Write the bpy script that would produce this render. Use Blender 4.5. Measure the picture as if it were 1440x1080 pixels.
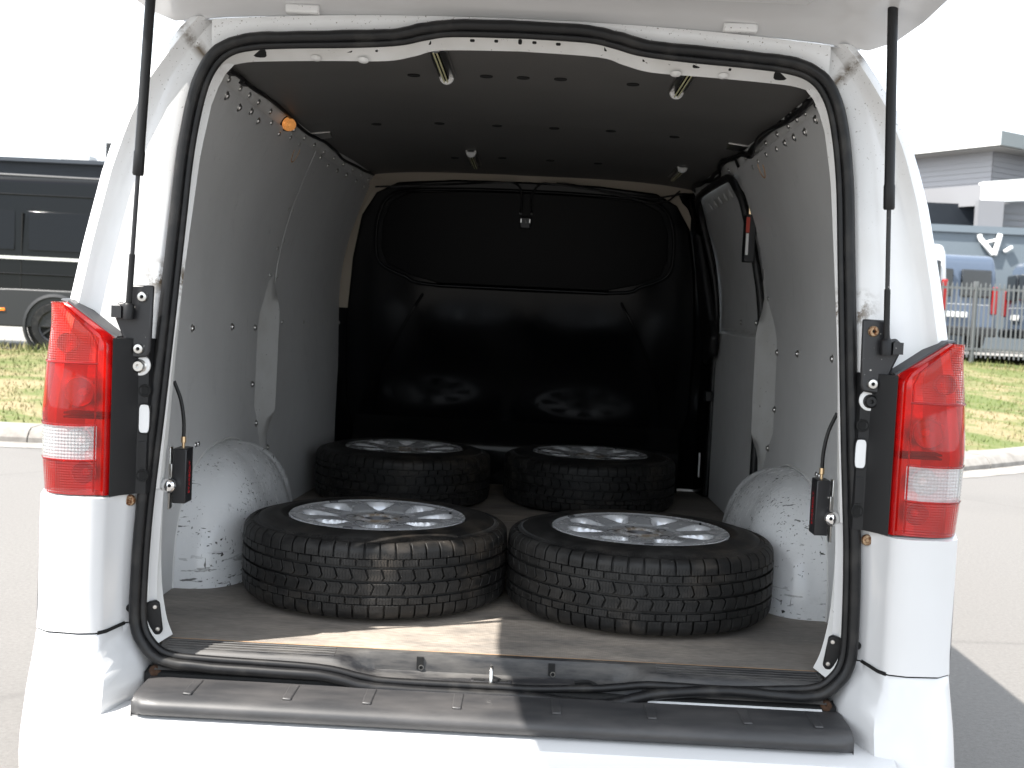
import bpy, bmesh, math, random
from math import radians as rad, sin, cos, pi
from mathutils import Vector, Matrix
random.seed(7)
for o in list(bpy.data.objects): bpy.data.objects.remove(o)
scn = bpy.context.scene
COL = scn.collection

# ------------------------------------------------------------------ camera
def make_camera():
    yaw, pitch, roll = -.016775, -.05945, .04726
    f = Vector((sin(yaw)*cos(pitch), cos(yaw)*cos(pitch), sin(pitch)))
    r = Vector((cos(yaw), -sin(yaw), 0)); u = r.cross(f)
    r2 = r*cos(roll)+u*sin(roll); u2 = u*cos(roll)-r*sin(roll)
    cd = bpy.data.cameras.new('camera'); cam = bpy.data.objects.new('camera', cd); COL.objects.link(cam)
    m = Matrix((r2, u2, -f)).transposed().to_4x4(); m.translation = (.0585, -2.45, 1.29)
    cam.matrix_world = m
    cd.sensor_width = 36; cd.lens = 1646/1440*36; cd.clip_end = 2000; cd.clip_start = .05
    cd.dof.use_dof = True; cd.dof.focus_distance = 2.75; cd.dof.aperture_fstop = 8.0
    scn.camera = cam
make_camera()

# ------------------------------------------------------------------ world, sun, exposure
SUN = Vector((-.60, -.335, 1)).normalized()
elev = math.asin(SUN.z); az = math.atan2(SUN.x, SUN.y)
W = bpy.data.worlds.new('World'); scn.world = W; W.use_nodes = True
nt = W.node_tree; nt.nodes.clear()
out = nt.nodes.new('ShaderNodeOutputWorld')
sky = nt.nodes.new('ShaderNodeTexSky'); sky.sky_type = 'NISHITA'; sky.sun_disc = False
sky.sun_elevation = elev; sky.sun_rotation = az; sky.dust_density = 2.0
bg = nt.nodes.new('ShaderNodeBackground'); bg.inputs[1].default_value = .10
cl = nt.nodes.new('ShaderNodeBackground'); cl.inputs[0].default_value = (.89, .95, 1, 1); cl.inputs[1].default_value = .80
tc = nt.nodes.new('ShaderNodeTexCoord'); mp = nt.nodes.new('ShaderNodeMapping'); mp.inputs['Scale'].default_value = (1, 1, 2.6)
nz = nt.nodes.new('ShaderNodeTexNoise'); nz.inputs['Scale'].default_value = 2.2; nz.inputs['Detail'].default_value = 7; nz.inputs['Roughness'].default_value = .55
rp = nt.nodes.new('ShaderNodeMapRange'); rp.inputs[1].default_value = .30; rp.inputs[2].default_value = .56
mx = nt.nodes.new('ShaderNodeMixShader')
L = nt.links.new
L(tc.outputs['Generated'], mp.inputs[0]); L(mp.outputs[0], nz.inputs['Vector']); L(nz.outputs[0], rp.inputs[0])
L(sky.outputs[0], bg.inputs[0]); L(rp.outputs[0], mx.inputs[0]); L(bg.outputs[0], mx.inputs[1]); L(cl.outputs[0], mx.inputs[2]); L(mx.outputs[0], out.inputs[0])
sd = bpy.data.lights.new('sun', 'SUN'); sd.energy = 3.7; sd.angle = rad(.55); sd.color = (1, .955, .89)
so = bpy.data.objects.new('sun', sd); COL.objects.link(so); so.rotation_euler = SUN.to_track_quat('Z', 'Y').to_euler(); so.location = (-6, -3, 10)
vs = scn.view_settings; vs.view_transform = 'Standard'; vs.look = 'None'; vs.exposure = 1.7; vs.gamma = 1; vs.use_curve_mapping = False
scn.cycles.max_bounces = 10; scn.cycles.diffuse_bounces = 5; scn.cycles.transparent_max_bounces = 12
scn.cycles.sample_clamp_indirect = 6.0; scn.cycles.use_denoising = True

# ------------------------------------------------------------------ material helpers
MATS = {}
class NT:
    def __init__(s, name):
        s.m = bpy.data.materials.new(name); s.m.use_nodes = True; s.t = s.m.node_tree
        s.p = s.t.nodes['Principled BSDF']; s.out = s.t.nodes['Material Output']; MATS[name] = s.m
        s._tc = None
    def n(s, ty, ins=None, **kw):
        x = s.t.nodes.new(ty)
        for k, v in kw.items(): setattr(x, k, v)
        for k, v in (ins or {}).items():
            if isinstance(v, bpy.types.NodeSocket): s.t.links.new(v, x.inputs[k])
            else: x.inputs[k].default_value = v
        return x
    def tc(s, which='Object'):
        if s._tc is None: s._tc = s.n('ShaderNodeTexCoord')
        return s._tc.outputs[which]
    def map(s, scale, which='Object'):
        return s.n('ShaderNodeMapping', {0: s.tc(which), 'Scale': scale}).outputs[0]
    def noise(s, scale, detail=4, rough=.5, vec=None, dist=0):
        return s.n('ShaderNodeTexNoise', {'Vector': vec or s.tc(), 'Scale': scale, 'Detail': detail, 'Roughness': rough, 'Distortion': dist}).outputs[0]
    def rng(s, v, a, b, c=0., d=1.):
        return s.n('ShaderNodeMapRange', {0: v, 1: a, 2: b, 3: c, 4: d}).outputs[0]
    def math(s, op, a, b=0., c=0.):
        x = s.n('ShaderNodeMath', {0: a, 1: b, 2: c}, operation=op); return x.outputs[0]
    def mix(s, f, a, b):
        x = s.n('ShaderNodeMix', data_type='RGBA')
        for k, v in ((0, f), (6, a), (7, b)):
            if isinstance(v, bpy.types.NodeSocket): s.t.links.new(v, x.inputs[k])
            else: x.inputs[k].default_value = (*v, 1) if isinstance(v, tuple) and len(v) == 3 else v
        return x.outputs[2]
    def set(s, **kw):
        nm = dict(base='Base Color', rough='Roughness', metal='Metallic', coat='Coat Weight', coatr='Coat Roughness', spec='Specular IOR Level', emit='Emission Color', emits='Emission Strength')
        for k, v in kw.items():
            i = s.p.inputs[nm[k]]
            if isinstance(v, bpy.types.NodeSocket): s.t.links.new(v, i)
            else: i.default_value = (*v, 1) if isinstance(v, tuple) and len(v) == 3 else v
        return s
    def bump(s, h, strength=.3, dist=.002):
        b = s.n('ShaderNodeBump', {'Height': h, 'Strength': strength, 'Distance': dist})
        s.t.links.new(b.outputs[0], s.p.inputs['Normal']); return s

def build_materials():
    a = NT('white_paint')
    d = a.rng(a.noise(6, 5), .45, .8); a.set(base=a.mix(a.math('MULTIPLY', d, .25), (.64, .64, .645), (.55, .545, .53)), rough=a.rng(a.noise(25, 3), .3, .7, .16, .26), coat=.6, coatr=.06)
    a = NT('gutter_paint')     # door-shut paint, with dirt washed into the upper corners
    xyz = a.n('ShaderNodeSeparateXYZ', {0: a.tc()})
    spk = a.rng(a.noise(190, 3, .6), .655, .70)
    reg = a.rng(xyz.outputs[2], 1.45, 1.86)
    grime = a.math('MULTIPLY', spk, reg)
    vx = a.math('ABSOLUTE', xyz.outputs[0])
    band = a.math('SUBTRACT', 1., a.rng(a.math('ABSOLUTE', a.math('SUBTRACT', a.math('ADD', xyz.outputs[2], a.math('MULTIPLY', vx, -1.2)), 1.010)), .0, .028))
    band = a.math('MULTIPLY', band, a.math('MULTIPLY', a.rng(xyz.outputs[2], 1.76, 1.80), a.rng(a.noise(30, 5, .7), .35, .55)))
    low = a.math('MULTIPLY', a.math('SUBTRACT', 1., a.rng(a.math('ABSOLUTE', a.math('SUBTRACT', xyz.outputs[2], 1.33)), .01, .05)), a.math('MULTIPLY', a.math('SUBTRACT', 1., a.rng(vx, .72, .765)), a.rng(a.noise(40, 5, .7), .45, .58)))
    g = a.math('MINIMUM', a.math('ADD', grime, a.math('ADD', band, low)), 1.)
    soft = a.math('MULTIPLY', a.rng(a.noise(9, 5), .42, .75), .22)
    a.set(base=a.mix(g, a.mix(soft, (.79, .79, .79), (.58, .55, .50)), (.13, .095, .06)), rough=a.rng(g, 0, 1, .28, .9), coat=.35, coatr=.1)
    a = NT('flange_paint')
    ch = a.rng(a.noise(60, 4, .7), .66, .72)
    a.set(base=a.mix(ch, a.mix(a.rng(a.noise(12, 4), .4, .7, 0, .5), (.74, .74, .73), (.60, .59, .56)), (.10, .09, .08)), rough=.38)
    a = NT('arch_paint')
    v1 = a.map((26, 60, 110)); st = a.rng(a.noise(1.0, 3, .6, v1, .6), .63, .66)
    v2 = a.map((9, 9, 9)); clump = a.rng(a.noise(1.0, 2, .5, v2), .42, .54)
    scr = a.math('MULTIPLY', st, clump)
    v3 = a.map((160, 160, 30)); s2 = a.math('MULTIPLY', a.rng(a.noise(1., 2, .5, v3), .66, .69), clump)
    smear = a.math('MULTIPLY', a.rng(a.noise(14, 6, .7), .52, .75), .32)
    xyz = a.n('ShaderNodeSeparateXYZ', {0: a.tc()})
    low = a.math('MULTIPLY', a.rng(xyz.outputs[2], .665, .575), a.rng(a.noise(1., 4, .6, a.map((14, 14, 75))), .58, .61))
    k = a.math('MINIMUM', a.math('ADD', a.math('ADD', scr, s2), a.math('MULTIPLY', low, .9)), 1.)
    a.set(base=a.mix(k, a.mix(smear, (.80, .81, .82), (.40, .40, .39)), (.035, .035, .032)), rough=a.rng(smear, 0, .3, .24, .5), coat=.3)
    a.bump(a.noise(7, 2), .12, .02)
    a = NT('wall_board')
    v = a.map((3, 3, .5)); sc = a.math('MAXIMUM', a.rng(a.noise(8, 6, .7, v, 1.5), .64, .71), a.math('MULTIPLY', a.rng(a.noise(5, 6, .75, None, 1.), .60, .78), .6))
    a.set(base=a.mix(a.math('MULTIPLY', sc, .55), a.mix(a.rng(a.noise(2.5, 5), .35, .7), (.64, .64, .638), (.59, .59, .588)), (.30, .30, .30)), rough=a.rng(a.noise(14, 4), .3, .7, .36, .5)); a.bump(a.noise(400, 2), .05, .001)
    a = NT('ceiling_board')
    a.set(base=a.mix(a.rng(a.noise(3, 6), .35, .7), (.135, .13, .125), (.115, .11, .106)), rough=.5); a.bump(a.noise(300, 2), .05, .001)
    a = NT('floor_ply')
    xyz = a.n('ShaderNodeSeparateXYZ', {0: a.tc()})
    gx = a.math('ABSOLUTE', a.math('SUBTRACT', a.math('FRACT', a.math('MULTIPLY', xyz.outputs[0], 250.)), .5))
    gy = a.math('ABSOLUTE', a.math('SUBTRACT', a.math('FRACT', a.math('MULTIPLY', xyz.outputs[1], 250.)), .5))
    grid = a.rng(a.math('MINIMUM', gx, gy), .0, .18)
    wear = a.rng(a.noise(1., 7, .65, a.map((2.2, 5.5, 3))), .36, .62)
    mid = a.rng(a.math('ABSOLUTE', a.math('ADD', xyz.outputs[0], .02)), .58, .22)
    wear = a.math('MULTIPLY', wear, a.math('ADD', .38, a.math('MULTIPLY', mid, .62)))
    grain = a.rng(a.noise(1., 5, .7, a.map((38, 150, 38))), .3, .7, .72, 1.22)
    scr = a.rng(a.noise(1., 3, .6, a.map((9, 120, 9)), 1.2), .68, .72)
    stn = a.rng(a.noise(1., 5, .6, a.map((4, 13, 4)), .4), .6, .72)
    c = a.mix(wear, (.185, .17, .155), (.46, .395, .33))
    c = a.mix(a.math('MULTIPLY', stn, .55), c, (.06, .052, .045)); c = a.mix(a.math('MULTIPLY', scr, .5), c, (.52, .46, .40))
    c = a.n('ShaderNodeVectorMath', {0: c, 'Scale': grain}, operation='SCALE').outputs[0]
    c = a.mix(a.math('MULTIPLY', a.math('SUBTRACT', 1., grid), .22), c, (.07, .06, .05))
    a.set(base=c, rough=.62); a.bump(grid, .25, .0006)
    a = NT('raw_ply'); a.set(base=a.mix(a.noise(40, 4, .6, a.map((3, 1, 30))), (.34, .18, .09), (.55, .36, .20)), rough=.75)
    a = NT('sill_plastic')
    dust = a.rng(a.noise(1., 6, .65, a.map((5, 26, 26))), .38, .72)
    a.set(base=a.mix(dust, (.020, .020, .022), (.115, .108, .10)), rough=a.rng(dust, 0, 1, .38, .75)); a.bump(a.noise(500, 2), .12, .0006)
    a = NT('step_plastic')
    dust = a.rng(a.noise(1., 6, .6, a.map((4, 12, 12))), .4, .75)
    a.set(base=a.mix(dust, (.034, .034, .036), (.082, .078, .077)), rough=.46); a.bump(a.noise(900, 2), .2, .0004)
    a = NT('rubber'); a.set(base=a.mix(a.rng(a.noise(20, 4), .5, .8), (.008, .008, .0088), (.034, .032, .030)), rough=.42, spec=.35)
    a = NT('black_plastic'); a.set(base=(.007, .007, .0078), rough=.45, spec=.35); a.bump(a.noise(700, 2), .15, .0004)
    a = NT('black_metal')
    ch = a.rng(a.noise(120, 3), .71, .74); a.set(base=a.mix(ch, (.016, .016, .018), (.5, .48, .45)), rough=.38)
    a = NT('bezel_grey'); a.set(base=(.045, .046, .05), rough=.5)
    a = NT('bulkhead_plastic')
    a.set(base=(.0028, .003, .0036), rough=a.rng(a.noise(5, 4), .35, .7, .08, .16), spec=.14)
    a = NT('tinted_panel'); a.set(base=(.0025, .0026, .003), rough=.3, spec=.06)
    a = NT('dark_void'); a.set(base=(.006, .006, .006), rough=.9)
    a = NT('beige_trim'); a.set(base=(.36, .31, .25), rough=.7)
    a = NT('steel'); a.set(base=(.62, .61, .59), rough=.28, metal=1.)
    a = NT('chrome'); a.set(base=(.85, .85, .86), rough=.08, metal=1.)
    a = NT('rusty_steel'); a.set(base=a.mix(a.rng(a.noise(160, 4), .4, .62), (.45, .32, .20), (.16, .06, .02)), rough=.5, metal=.6)
    a = NT('rust'); a.set(base=a.mix(a.noise(120, 4), (.03, .014, .008), (.075, .035, .015)), rough=.9)
    a = NT('brass'); a.set(base=(.75, .55, .33), rough=.3, metal=1.)
    a = NT('alloy')
    dirt = a.rng(a.noise(20, 6, .7), .5, .78)
    pos = a.n('ShaderNodeSeparateXYZ', {0: a.tc()})
    rr = a.math('SQRT', a.math('ADD', a.math('POWER', pos.outputs[0], 2.), a.math('POWER', pos.outputs[1], 2.)))
    hubd = a.math('MULTIPLY', a.rng(rr, .085, .055), a.rng(a.noise(45, 5, .7), .38, .60))
    dd = a.math('MAXIMUM', hubd, a.math('MULTIPLY', dirt, .14))
    a.set(base=a.mix(dd, (.70, .71, .73), (.22, .17, .12)), rough=a.rng(dd, 0, 1, .26, .7), metal=a.rng(dd, 0, 1, .35, .1), coat=.5, coatr=.06)
    a = NT('alloy_dark'); a.set(base=(.10, .10, .105), rough=.5, metal=.6)
    a = NT('tyre_rubber')
    pos = a.n('ShaderNodeSeparateXYZ', {0: a.tc()})
    th = a.math('ARCTAN2', pos.outputs[1], pos.outputs[0])
    vv = pos.outputs[2]
    zig = a.math('MULTIPLY', a.math('PINGPONG', a.math('MULTIPLY', vv, 150.), 1.), .28)
    ln = a.math('ABSOLUTE', a.math('SUBTRACT', a.math('FRACT', a.math('ADD', a.math('MULTIPLY', th, 58*5/(2*pi)), zig)), .5))
    sipe = a.rng(ln, .15, .07)
    msk = a.rng(a.math('ABSOLUTE', vv), .070, .062)
    brk = a.rng(a.noise(1., 1, .5, a.map((90, 90, 130))), .36, .42)
    rad_ = a.math('SQRT', a.math('ADD', a.math('POWER', pos.outputs[0], 2.), a.math('POWER', pos.outputs[1], 2.)))
    sipe = a.math('MULTIPLY', a.math('MULTIPLY', sipe, msk), a.math('MULTIPLY', brk, a.rng(rad_, .327, .330)))
    oi = a.n('ShaderNodeObjectInfo'); wv = a.n('ShaderNodeVectorMath', {0: a.map((16, 16, 30)), 1: oi.outputs['Location']}, operation='ADD').outputs[0]
    dust = a.rng(a.noise(1., 6, .65, wv), .42, .72)
    brown = a.rng(a.noise(5, 4), .45, .7)
    base = a.mix(dust, (.0062, .006, .0059), a.mix(brown, (.026, .025, .024), (.062, .049, .037)))
    stone = a.rng(a.noise(230, 2), .78, .80)
    base = a.mix(a.math('MULTIPLY', stone, .8), base, (.45, .42, .38))
    a.set(base=a.mix(sipe, base, (.003, .003, .003)), rough=.55, spec=.35)
    a.bump(a.math('SUBTRACT', a.math('MULTIPLY', a.noise(300, 2), .15), sipe), .5, .0012)
    # lamp lenses: thin tinted sheets over a real reflector
    def lens(name, col, ribs, gl):
        a = NT(name); a.t.nodes.remove(a.p)
        tr = a.n('ShaderNodeBsdfTransparent', {0: (*col, 1)}); g = a.n('ShaderNodeBsdfGlossy', {0: (1, 1, 1, 1), 1: .05})
        fr = a.n('ShaderNodeFresnel', {0: 1.5}); m1 = a.n('ShaderNodeMixShader')
        df = a.n('ShaderNodeBsdfDiffuse', {0: (*[min(1, c*.8) for c in col], 1)}); m0 = a.n('ShaderNodeMixShader', {0: gl})
        if ribs:
            p = a.n('ShaderNodeSeparateXYZ', {0: a.tc()})
            h = a.math('ADD', a.math('PINGPONG', a.math('MULTIPLY', p.outputs[2], ribs), 1.), a.math('PINGPONG', a.math('MULTIPLY', p.outputs[0], ribs), 1.))
            b = a.n('ShaderNodeBump', {'Height': h, 'Strength': .35, 'Distance': .003})
            for x in (g, fr, df): a.t.links.new(b.outputs[0], x.inputs['Normal'])
        a.t.links.new(tr.outputs[0], m0.inputs[1]); a.t.links.new(df.outputs[0], m0.inputs[2])
        a.t.links.new(fr.outputs[0], m1.inputs[0]); a.t.links.new(m0.outputs[0], m1.inputs[1]); a.t.links.new(g.outputs[0], m1.inputs[2])
        a.t.links.new(m1.outputs[0], a.out.inputs[0])
    lens('red_lens', (.88, .024, .014), 0, .13); lens('red_ribbed_lens', (.88, .028, .016), 380, .18)
    lens('deep_red_lens', (.62, .012, .012), 0, .5); lens('clear_lens', (.97, .97, .97), 300, .34); lens('amber_red_lens', (.90, .07, .035), 420, .16)
    a = NT('reflector'); a.set(base=(.82, .82, .82), rough=.28, metal=.75); a.bump(a.noise(60, 2), .2, .01)
    a = NT('bulb_amber'); a.set(base=(.9, .45, .08), rough=.12, emit=(1, .45, .05), emits=.0)
    a = NT('dome_lamp'); a.set(base=(.75, .30, .07), rough=.14, metal=.5, emit=(1, .42, .12), emits=.12)
    a = NT('led_tube'); a.set(base=(.75, .76, .72), rough=.25)
    a = NT('led_yellow'); a.set(base=(.62, .60, .36), rough=.35)
    a = NT('white_plastic'); a.set(base=(.75, .75, .74), rough=.4)
    a = NT('red_print'); a.set(base=(.55, .02, .025), rough=.4)
    a = NT('red_sticker'); a.set(base=(.5, .06, .04), rough=.5)
    # outside
    a = NT('road_concrete')
    fine = a.noise(130, 6, .75); sp = a.rng(a.noise(60, 3, .7), .3, .7)
    big = a.rng(a.noise(.8, 6, .6), .35, .7)
    c = a.mix(sp, (.120, .113, .106), (.172, .163, .154)); c = a.mix(a.math('MULTIPLY', big, .35), c, (.145, .135, .125))
    c = a.mix(a.rng(fine, .60, .68), c, (.085, .08, .075)); c = a.mix(a.rng(a.noise(95, 4, .7), .66, .72), c, (.30, .29, .27))
    vo = a.n('ShaderNodeTexVoronoi', {'Vector': a.n('ShaderNodeVectorMath', {0: a.tc(), 1: a.n('ShaderNodeTexNoise', {'Scale': 1.5, 'Detail': 4}).outputs[1]}, operation='ADD').outputs[0], 'Scale': .22}, feature='DISTANCE_TO_EDGE').outputs[0]
    c = a.mix(a.math('MULTIPLY', a.rng(vo, .006, .001), .22), c, (.05, .047, .044))
    c = a.mix(a.math('MULTIPLY', a.rng(a.noise(.35, 4, .6), .52, .66), .30), c, (.10, .095, .09))
    a.set(base=c, rough=.85); a.bump(fine, .5, .004)
    a = NT('kerb_concrete'); a.set(base=a.mix(a.rng(a.noise(5, 6, .65), .4, .66), (.27, .255, .235), (.17, .155, .14)), rough=.85); a.bump(a.noise(70, 4), .3, .004)
    a = NT('turf')
    f1 = a.rng(a.noise(.9, 5, .65, a.map((.9, 1.15, 1)), 1.2), .40, .56); f2 = a.noise(14, 6, .7)
    dry = a.mix(f2, (.19, .15, .075), (.27, .22, .12)); gr = a.mix(f2, (.06, .085, .018), (.125, .145, .035))
    a.set(base=a.mix(f1, dry, gr), rough=.9); a.bump(a.noise(40, 4), .6, .03)
    a = NT('grass_blade')
    f1 = a.rng(a.noise(.9, 5, .65, a.map((.9, 1.15, 1)), 1.2), .40, .56); f2 = a.noise(7, 4)
    a.set(base=a.mix(f1, a.mix(f2, (.20, .165, .075), (.28, .235, .12)), a.mix(f2, (.065, .105, .018), (.14, .165, .04))), rough=.7)
    a = NT('yard_concrete'); a.set(base=a.mix(a.noise(2, 5), (.27, .26, .24), (.22, .21, .195)), rough=.85)
    a = NT('black_car_paint'); a.set(base=(.003, .0033, .004), rough=.12, spec=.22, coat=.12, coatr=.03)
    a = NT('dark_cladding'); a.set(base=(.016, .017, .019), rough=.5)
    a = NT('car_glass'); a.set(base=(.01, .012, .015), rough=.04, spec=.8)
    a = NT('blue_car_paint'); a.set(base=(.07, .095, .14), rough=.25, coat=.4, coatr=.04, metal=.1)
    a = NT('rail_metal'); a.set(base=(.62, .62, .60), rough=.35)
    a = NT('orange_lens'); a.set(base=(.85, .22, .02), rough=.2)
    a = NT('slate_cladding'); a.set(base=a.mix(a.noise(.6, 4), (.034, .042, .054), (.029, .036, .047)), rough=.5)
    a = NT('grey_cladding'); a.set(base=(.20, .20, .21), rough=.6)
    a = NT('light_cladding'); a.set(base=(.34, .34, .36), rough=.6)
    a = NT('fascia_white'); a.set(base=(.78, .78, .76), rough=.5)
    a = NT('soffit'); a.set(base=(.22, .215, .21), rough=.8)
    a = NT('roof_metal'); a.set(base=(.2, .22, .22), rough=.5)
    a = NT('sign_wall'); a.set(base=(.145, .175, .20), rough=.6)
    a = NT('sign_white'); a.set(base=(.82, .82, .81), rough=.5)
    a = NT('fence_steel'); a.set(base=a.mix(a.noise(9, 4), (.13, .14, .145), (.18, .185, .19)), rough=.5, metal=.3)
    a = NT('red_lamp'); a.set(base=(.26, .012, .012), rough=.15)
    a = NT('tan_stone'); a.set(base=(.45, .36, .25), rough=.9)
build_materials()

# ------------------------------------------------------------------ object helpers
def link(name, me, mat, parent=None, smooth=None, loc=(0, 0, 0)):
    if mat is not None and not me.materials:
        for m in (mat if isinstance(mat, (list, tuple)) else [mat]): me.materials.append(MATS[m])
    if smooth is not None:
        me.polygons.foreach_set('use_smooth', [True]*len(me.polygons)); me.set_sharp_from_angle(angle=rad(smooth))
    o = bpy.data.objects.new(name, me); COL.objects.link(o); o.location = loc
    if parent is not None: o.parent = parent
    return o
def mesh(name, v, f, mat, parent=None, smooth=None, loc=(0, 0, 0), fm=None, fix=True):
    me = bpy.data.meshes.new(name); me.from_pydata([tuple(p) for p in v], [], f); 
    if fix:
        b = bmesh.new(); b.from_mesh(me); bmesh.ops.recalc_face_normals(b, faces=b.faces); b.to_mesh(me); b.free()
    if fm: me.polygons.foreach_set('material_index', fm)
    me.update(); return link(name, me, mat, parent, smooth, loc)
def empty(name, loc=(0, 0, 0), rz=0):
    o = bpy.data.objects.new(name, None); COL.objects.link(o); o.location = loc; o.rotation_euler = (0, 0, rz); o.empty_display_size = .1; return o
def tag(o, label=None, cat=None, group=None, kind=None):
    for k, v in (('label', label), ('category', cat), ('group', group), ('kind', kind)):
        if v: o[k] = v
    return o
def bevel(o, w, seg=2, ang=35):
    m = o.modifiers.new('bevel', 'BEVEL'); m.width = w; m.segments = seg; m.limit_method = 'ANGLE'; m.angle_limit = rad(ang)
    for p in o.data.polygons: p.use_smooth = True
    o.data.set_sharp_from_angle(angle=rad(50)); m.harden_normals = False
    return o
def solid(o, t, off=1):
    m = o.modifiers.new('thickness', 'SOLIDIFY'); m.thickness = t; m.offset = off; e = o.modifiers.new('edges', 'EDGE_SPLIT'); e.split_angle = rad(40); return o
def copy_tree(o, parent=None):
    c = o.copy(); COL.objects.link(c); c.parent = parent
    for ch in o.children: copy_tree(ch, c)
    return c
class MB:
    def __init__(s): s.v = []; s.f = []
    def add(s, v, f): k = len(s.v); s.v += [tuple(p) for p in v]; s.f += [tuple(i+k for i in q) for q in f]; return s
    def box(s, c, d, m=None):
        v = [Vector((c[0]+d[0]*x/2, c[1]+d[1]*y/2, c[2]+d[2]*z/2)) for x in (-1, 1) for y in (-1, 1) for z in (-1, 1)]
        if m: v = [m @ p for p in v]
        return s.add(v, [(0, 1, 3, 2), (4, 6, 7, 5), (0, 4, 5, 1), (2, 3, 7, 6), (0, 2, 6, 4), (1, 5, 7, 3)])
    def lathe(s, prof, n=24, M=None, arc=2*pi):
        v = []; f = []; k = len(prof); full = abs(arc-2*pi) < 1e-6; nn = n if full else n+1
        for i in range(nn):
            a = arc*i/n
            for r, z in prof: v.append(Vector((r*cos(a), r*sin(a), z)))
        for i in range(n):
            j = (i+1) % nn
            for q in range(k-1): f.append((i*k+q, j*k+q, j*k+q+1, i*k+q+1))
        if M: v = [M @ p for p in v]
        return s.add(v, f)
    def tube(s, pts, r, n=10, closed=False, cap=True):
        pts = [Vector(p) for p in pts]; N = len(pts); rs = r if isinstance(r, (list, tuple)) else [r]*N
        v = []; f = []; up = None
        for i, p in enumerate(pts):
            a = pts[(i-1) % N] if (closed or i > 0) else p; b = pts[(i+1) % N] if (closed or i < N-1) else p
            t = (b-a).normalized()
            if up is None: up = Vector((0, 0, 1)) if abs(t.z) < .9 else Vector((0, 1, 0))
            x = t.cross(up).normalized(); y = x.cross(t).normalized(); up = y
            for k in range(n):
                c = 2*pi*k/n; v.append(p+(x*cos(c)+y*sin(c))*rs[i])
        for i in range(N if closed else N-1):
            j = (i+1) % N
            for k in range(n): f.append((i*n+k, i*n+(k+1) % n, j*n+(k+1) % n, j*n+k))
        if cap and not closed: f.append(tuple(range(n))); f.append(tuple(range((N-1)*n, N*n)))
        return s.add(v, f)
    def prism(s, poly, fn, d0, d1):          # poly in 2D, fn(a,b,d)->3D
        n = len(poly); v = [fn(a, b, d0) for a, b in poly]+[fn(a, b, d1) for a, b in poly]
        return s.add(v, [tuple(range(n)), tuple(range(2*n-1, n-1, -1))]+[(i, (i+1) % n, n+(i+1) % n, n+i) for i in range(n)])
    def grid(s, rows, closed=False):
        k = len(rows[0]); v = [p for r in rows for p in r]; f = []
        for i in range(len(rows)-1):
            for j in range(k if closed else k-1):
                f.append((i*k+j, i*k+(j+1) % k, (i+1)*k+(j+1) % k, (i+1)*k+j))
        return s.add(v, f)
    def build(s, name, mat, parent=None, smooth=None, loc=(0, 0, 0), fix=True): return mesh(name, s.v, s.f, mat, parent, smooth, loc, fix=fix)
def lerp(a, b, t): return a+(b-a)*t
def sstep(a, b, x):
    t = max(0., min(1., (x-a)/(b-a))); return t*t*(3-2*t)
def interp(tab, x):
    if x <= tab[0][0]: return tab[0][1]
    for (a, va), (b, vb) in zip(tab, tab[1:]):
        if x <= b: return lerp(va, vb, (x-a)/(b-a))
    return tab[-1][1]
def smooth_path(pts, n=4, closed=False):
    P = [Vector(p) for p in pts]; N = len(P); out = []
    for i in range(N if closed else N-1):
        g = lambda k: P[k % N] if closed else P[max(0, min(N-1, k))]
        a, b, c, d = g(i-1), g(i), g(i+1), g(i+2)
        for q in range(n):
            t = q/n; out.append(.5*((2*b)+(c-a)*t+(2*a-5*b+4*c-d)*t*t+(3*b-a-3*c+d)*t**3))
    if not closed: out.append(P[-1])
    return out
def to_dir(p, d):                       # matrix: local +Z -> d, origin p
    return Matrix.Translation(Vector(p)) @ Vector(d).normalized().to_track_quat('Z', 'Y').to_matrix().to_4x4()
def frange(a, b, n): return [a+(b-a)*i/(n-1) for i in range(n)]

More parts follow.
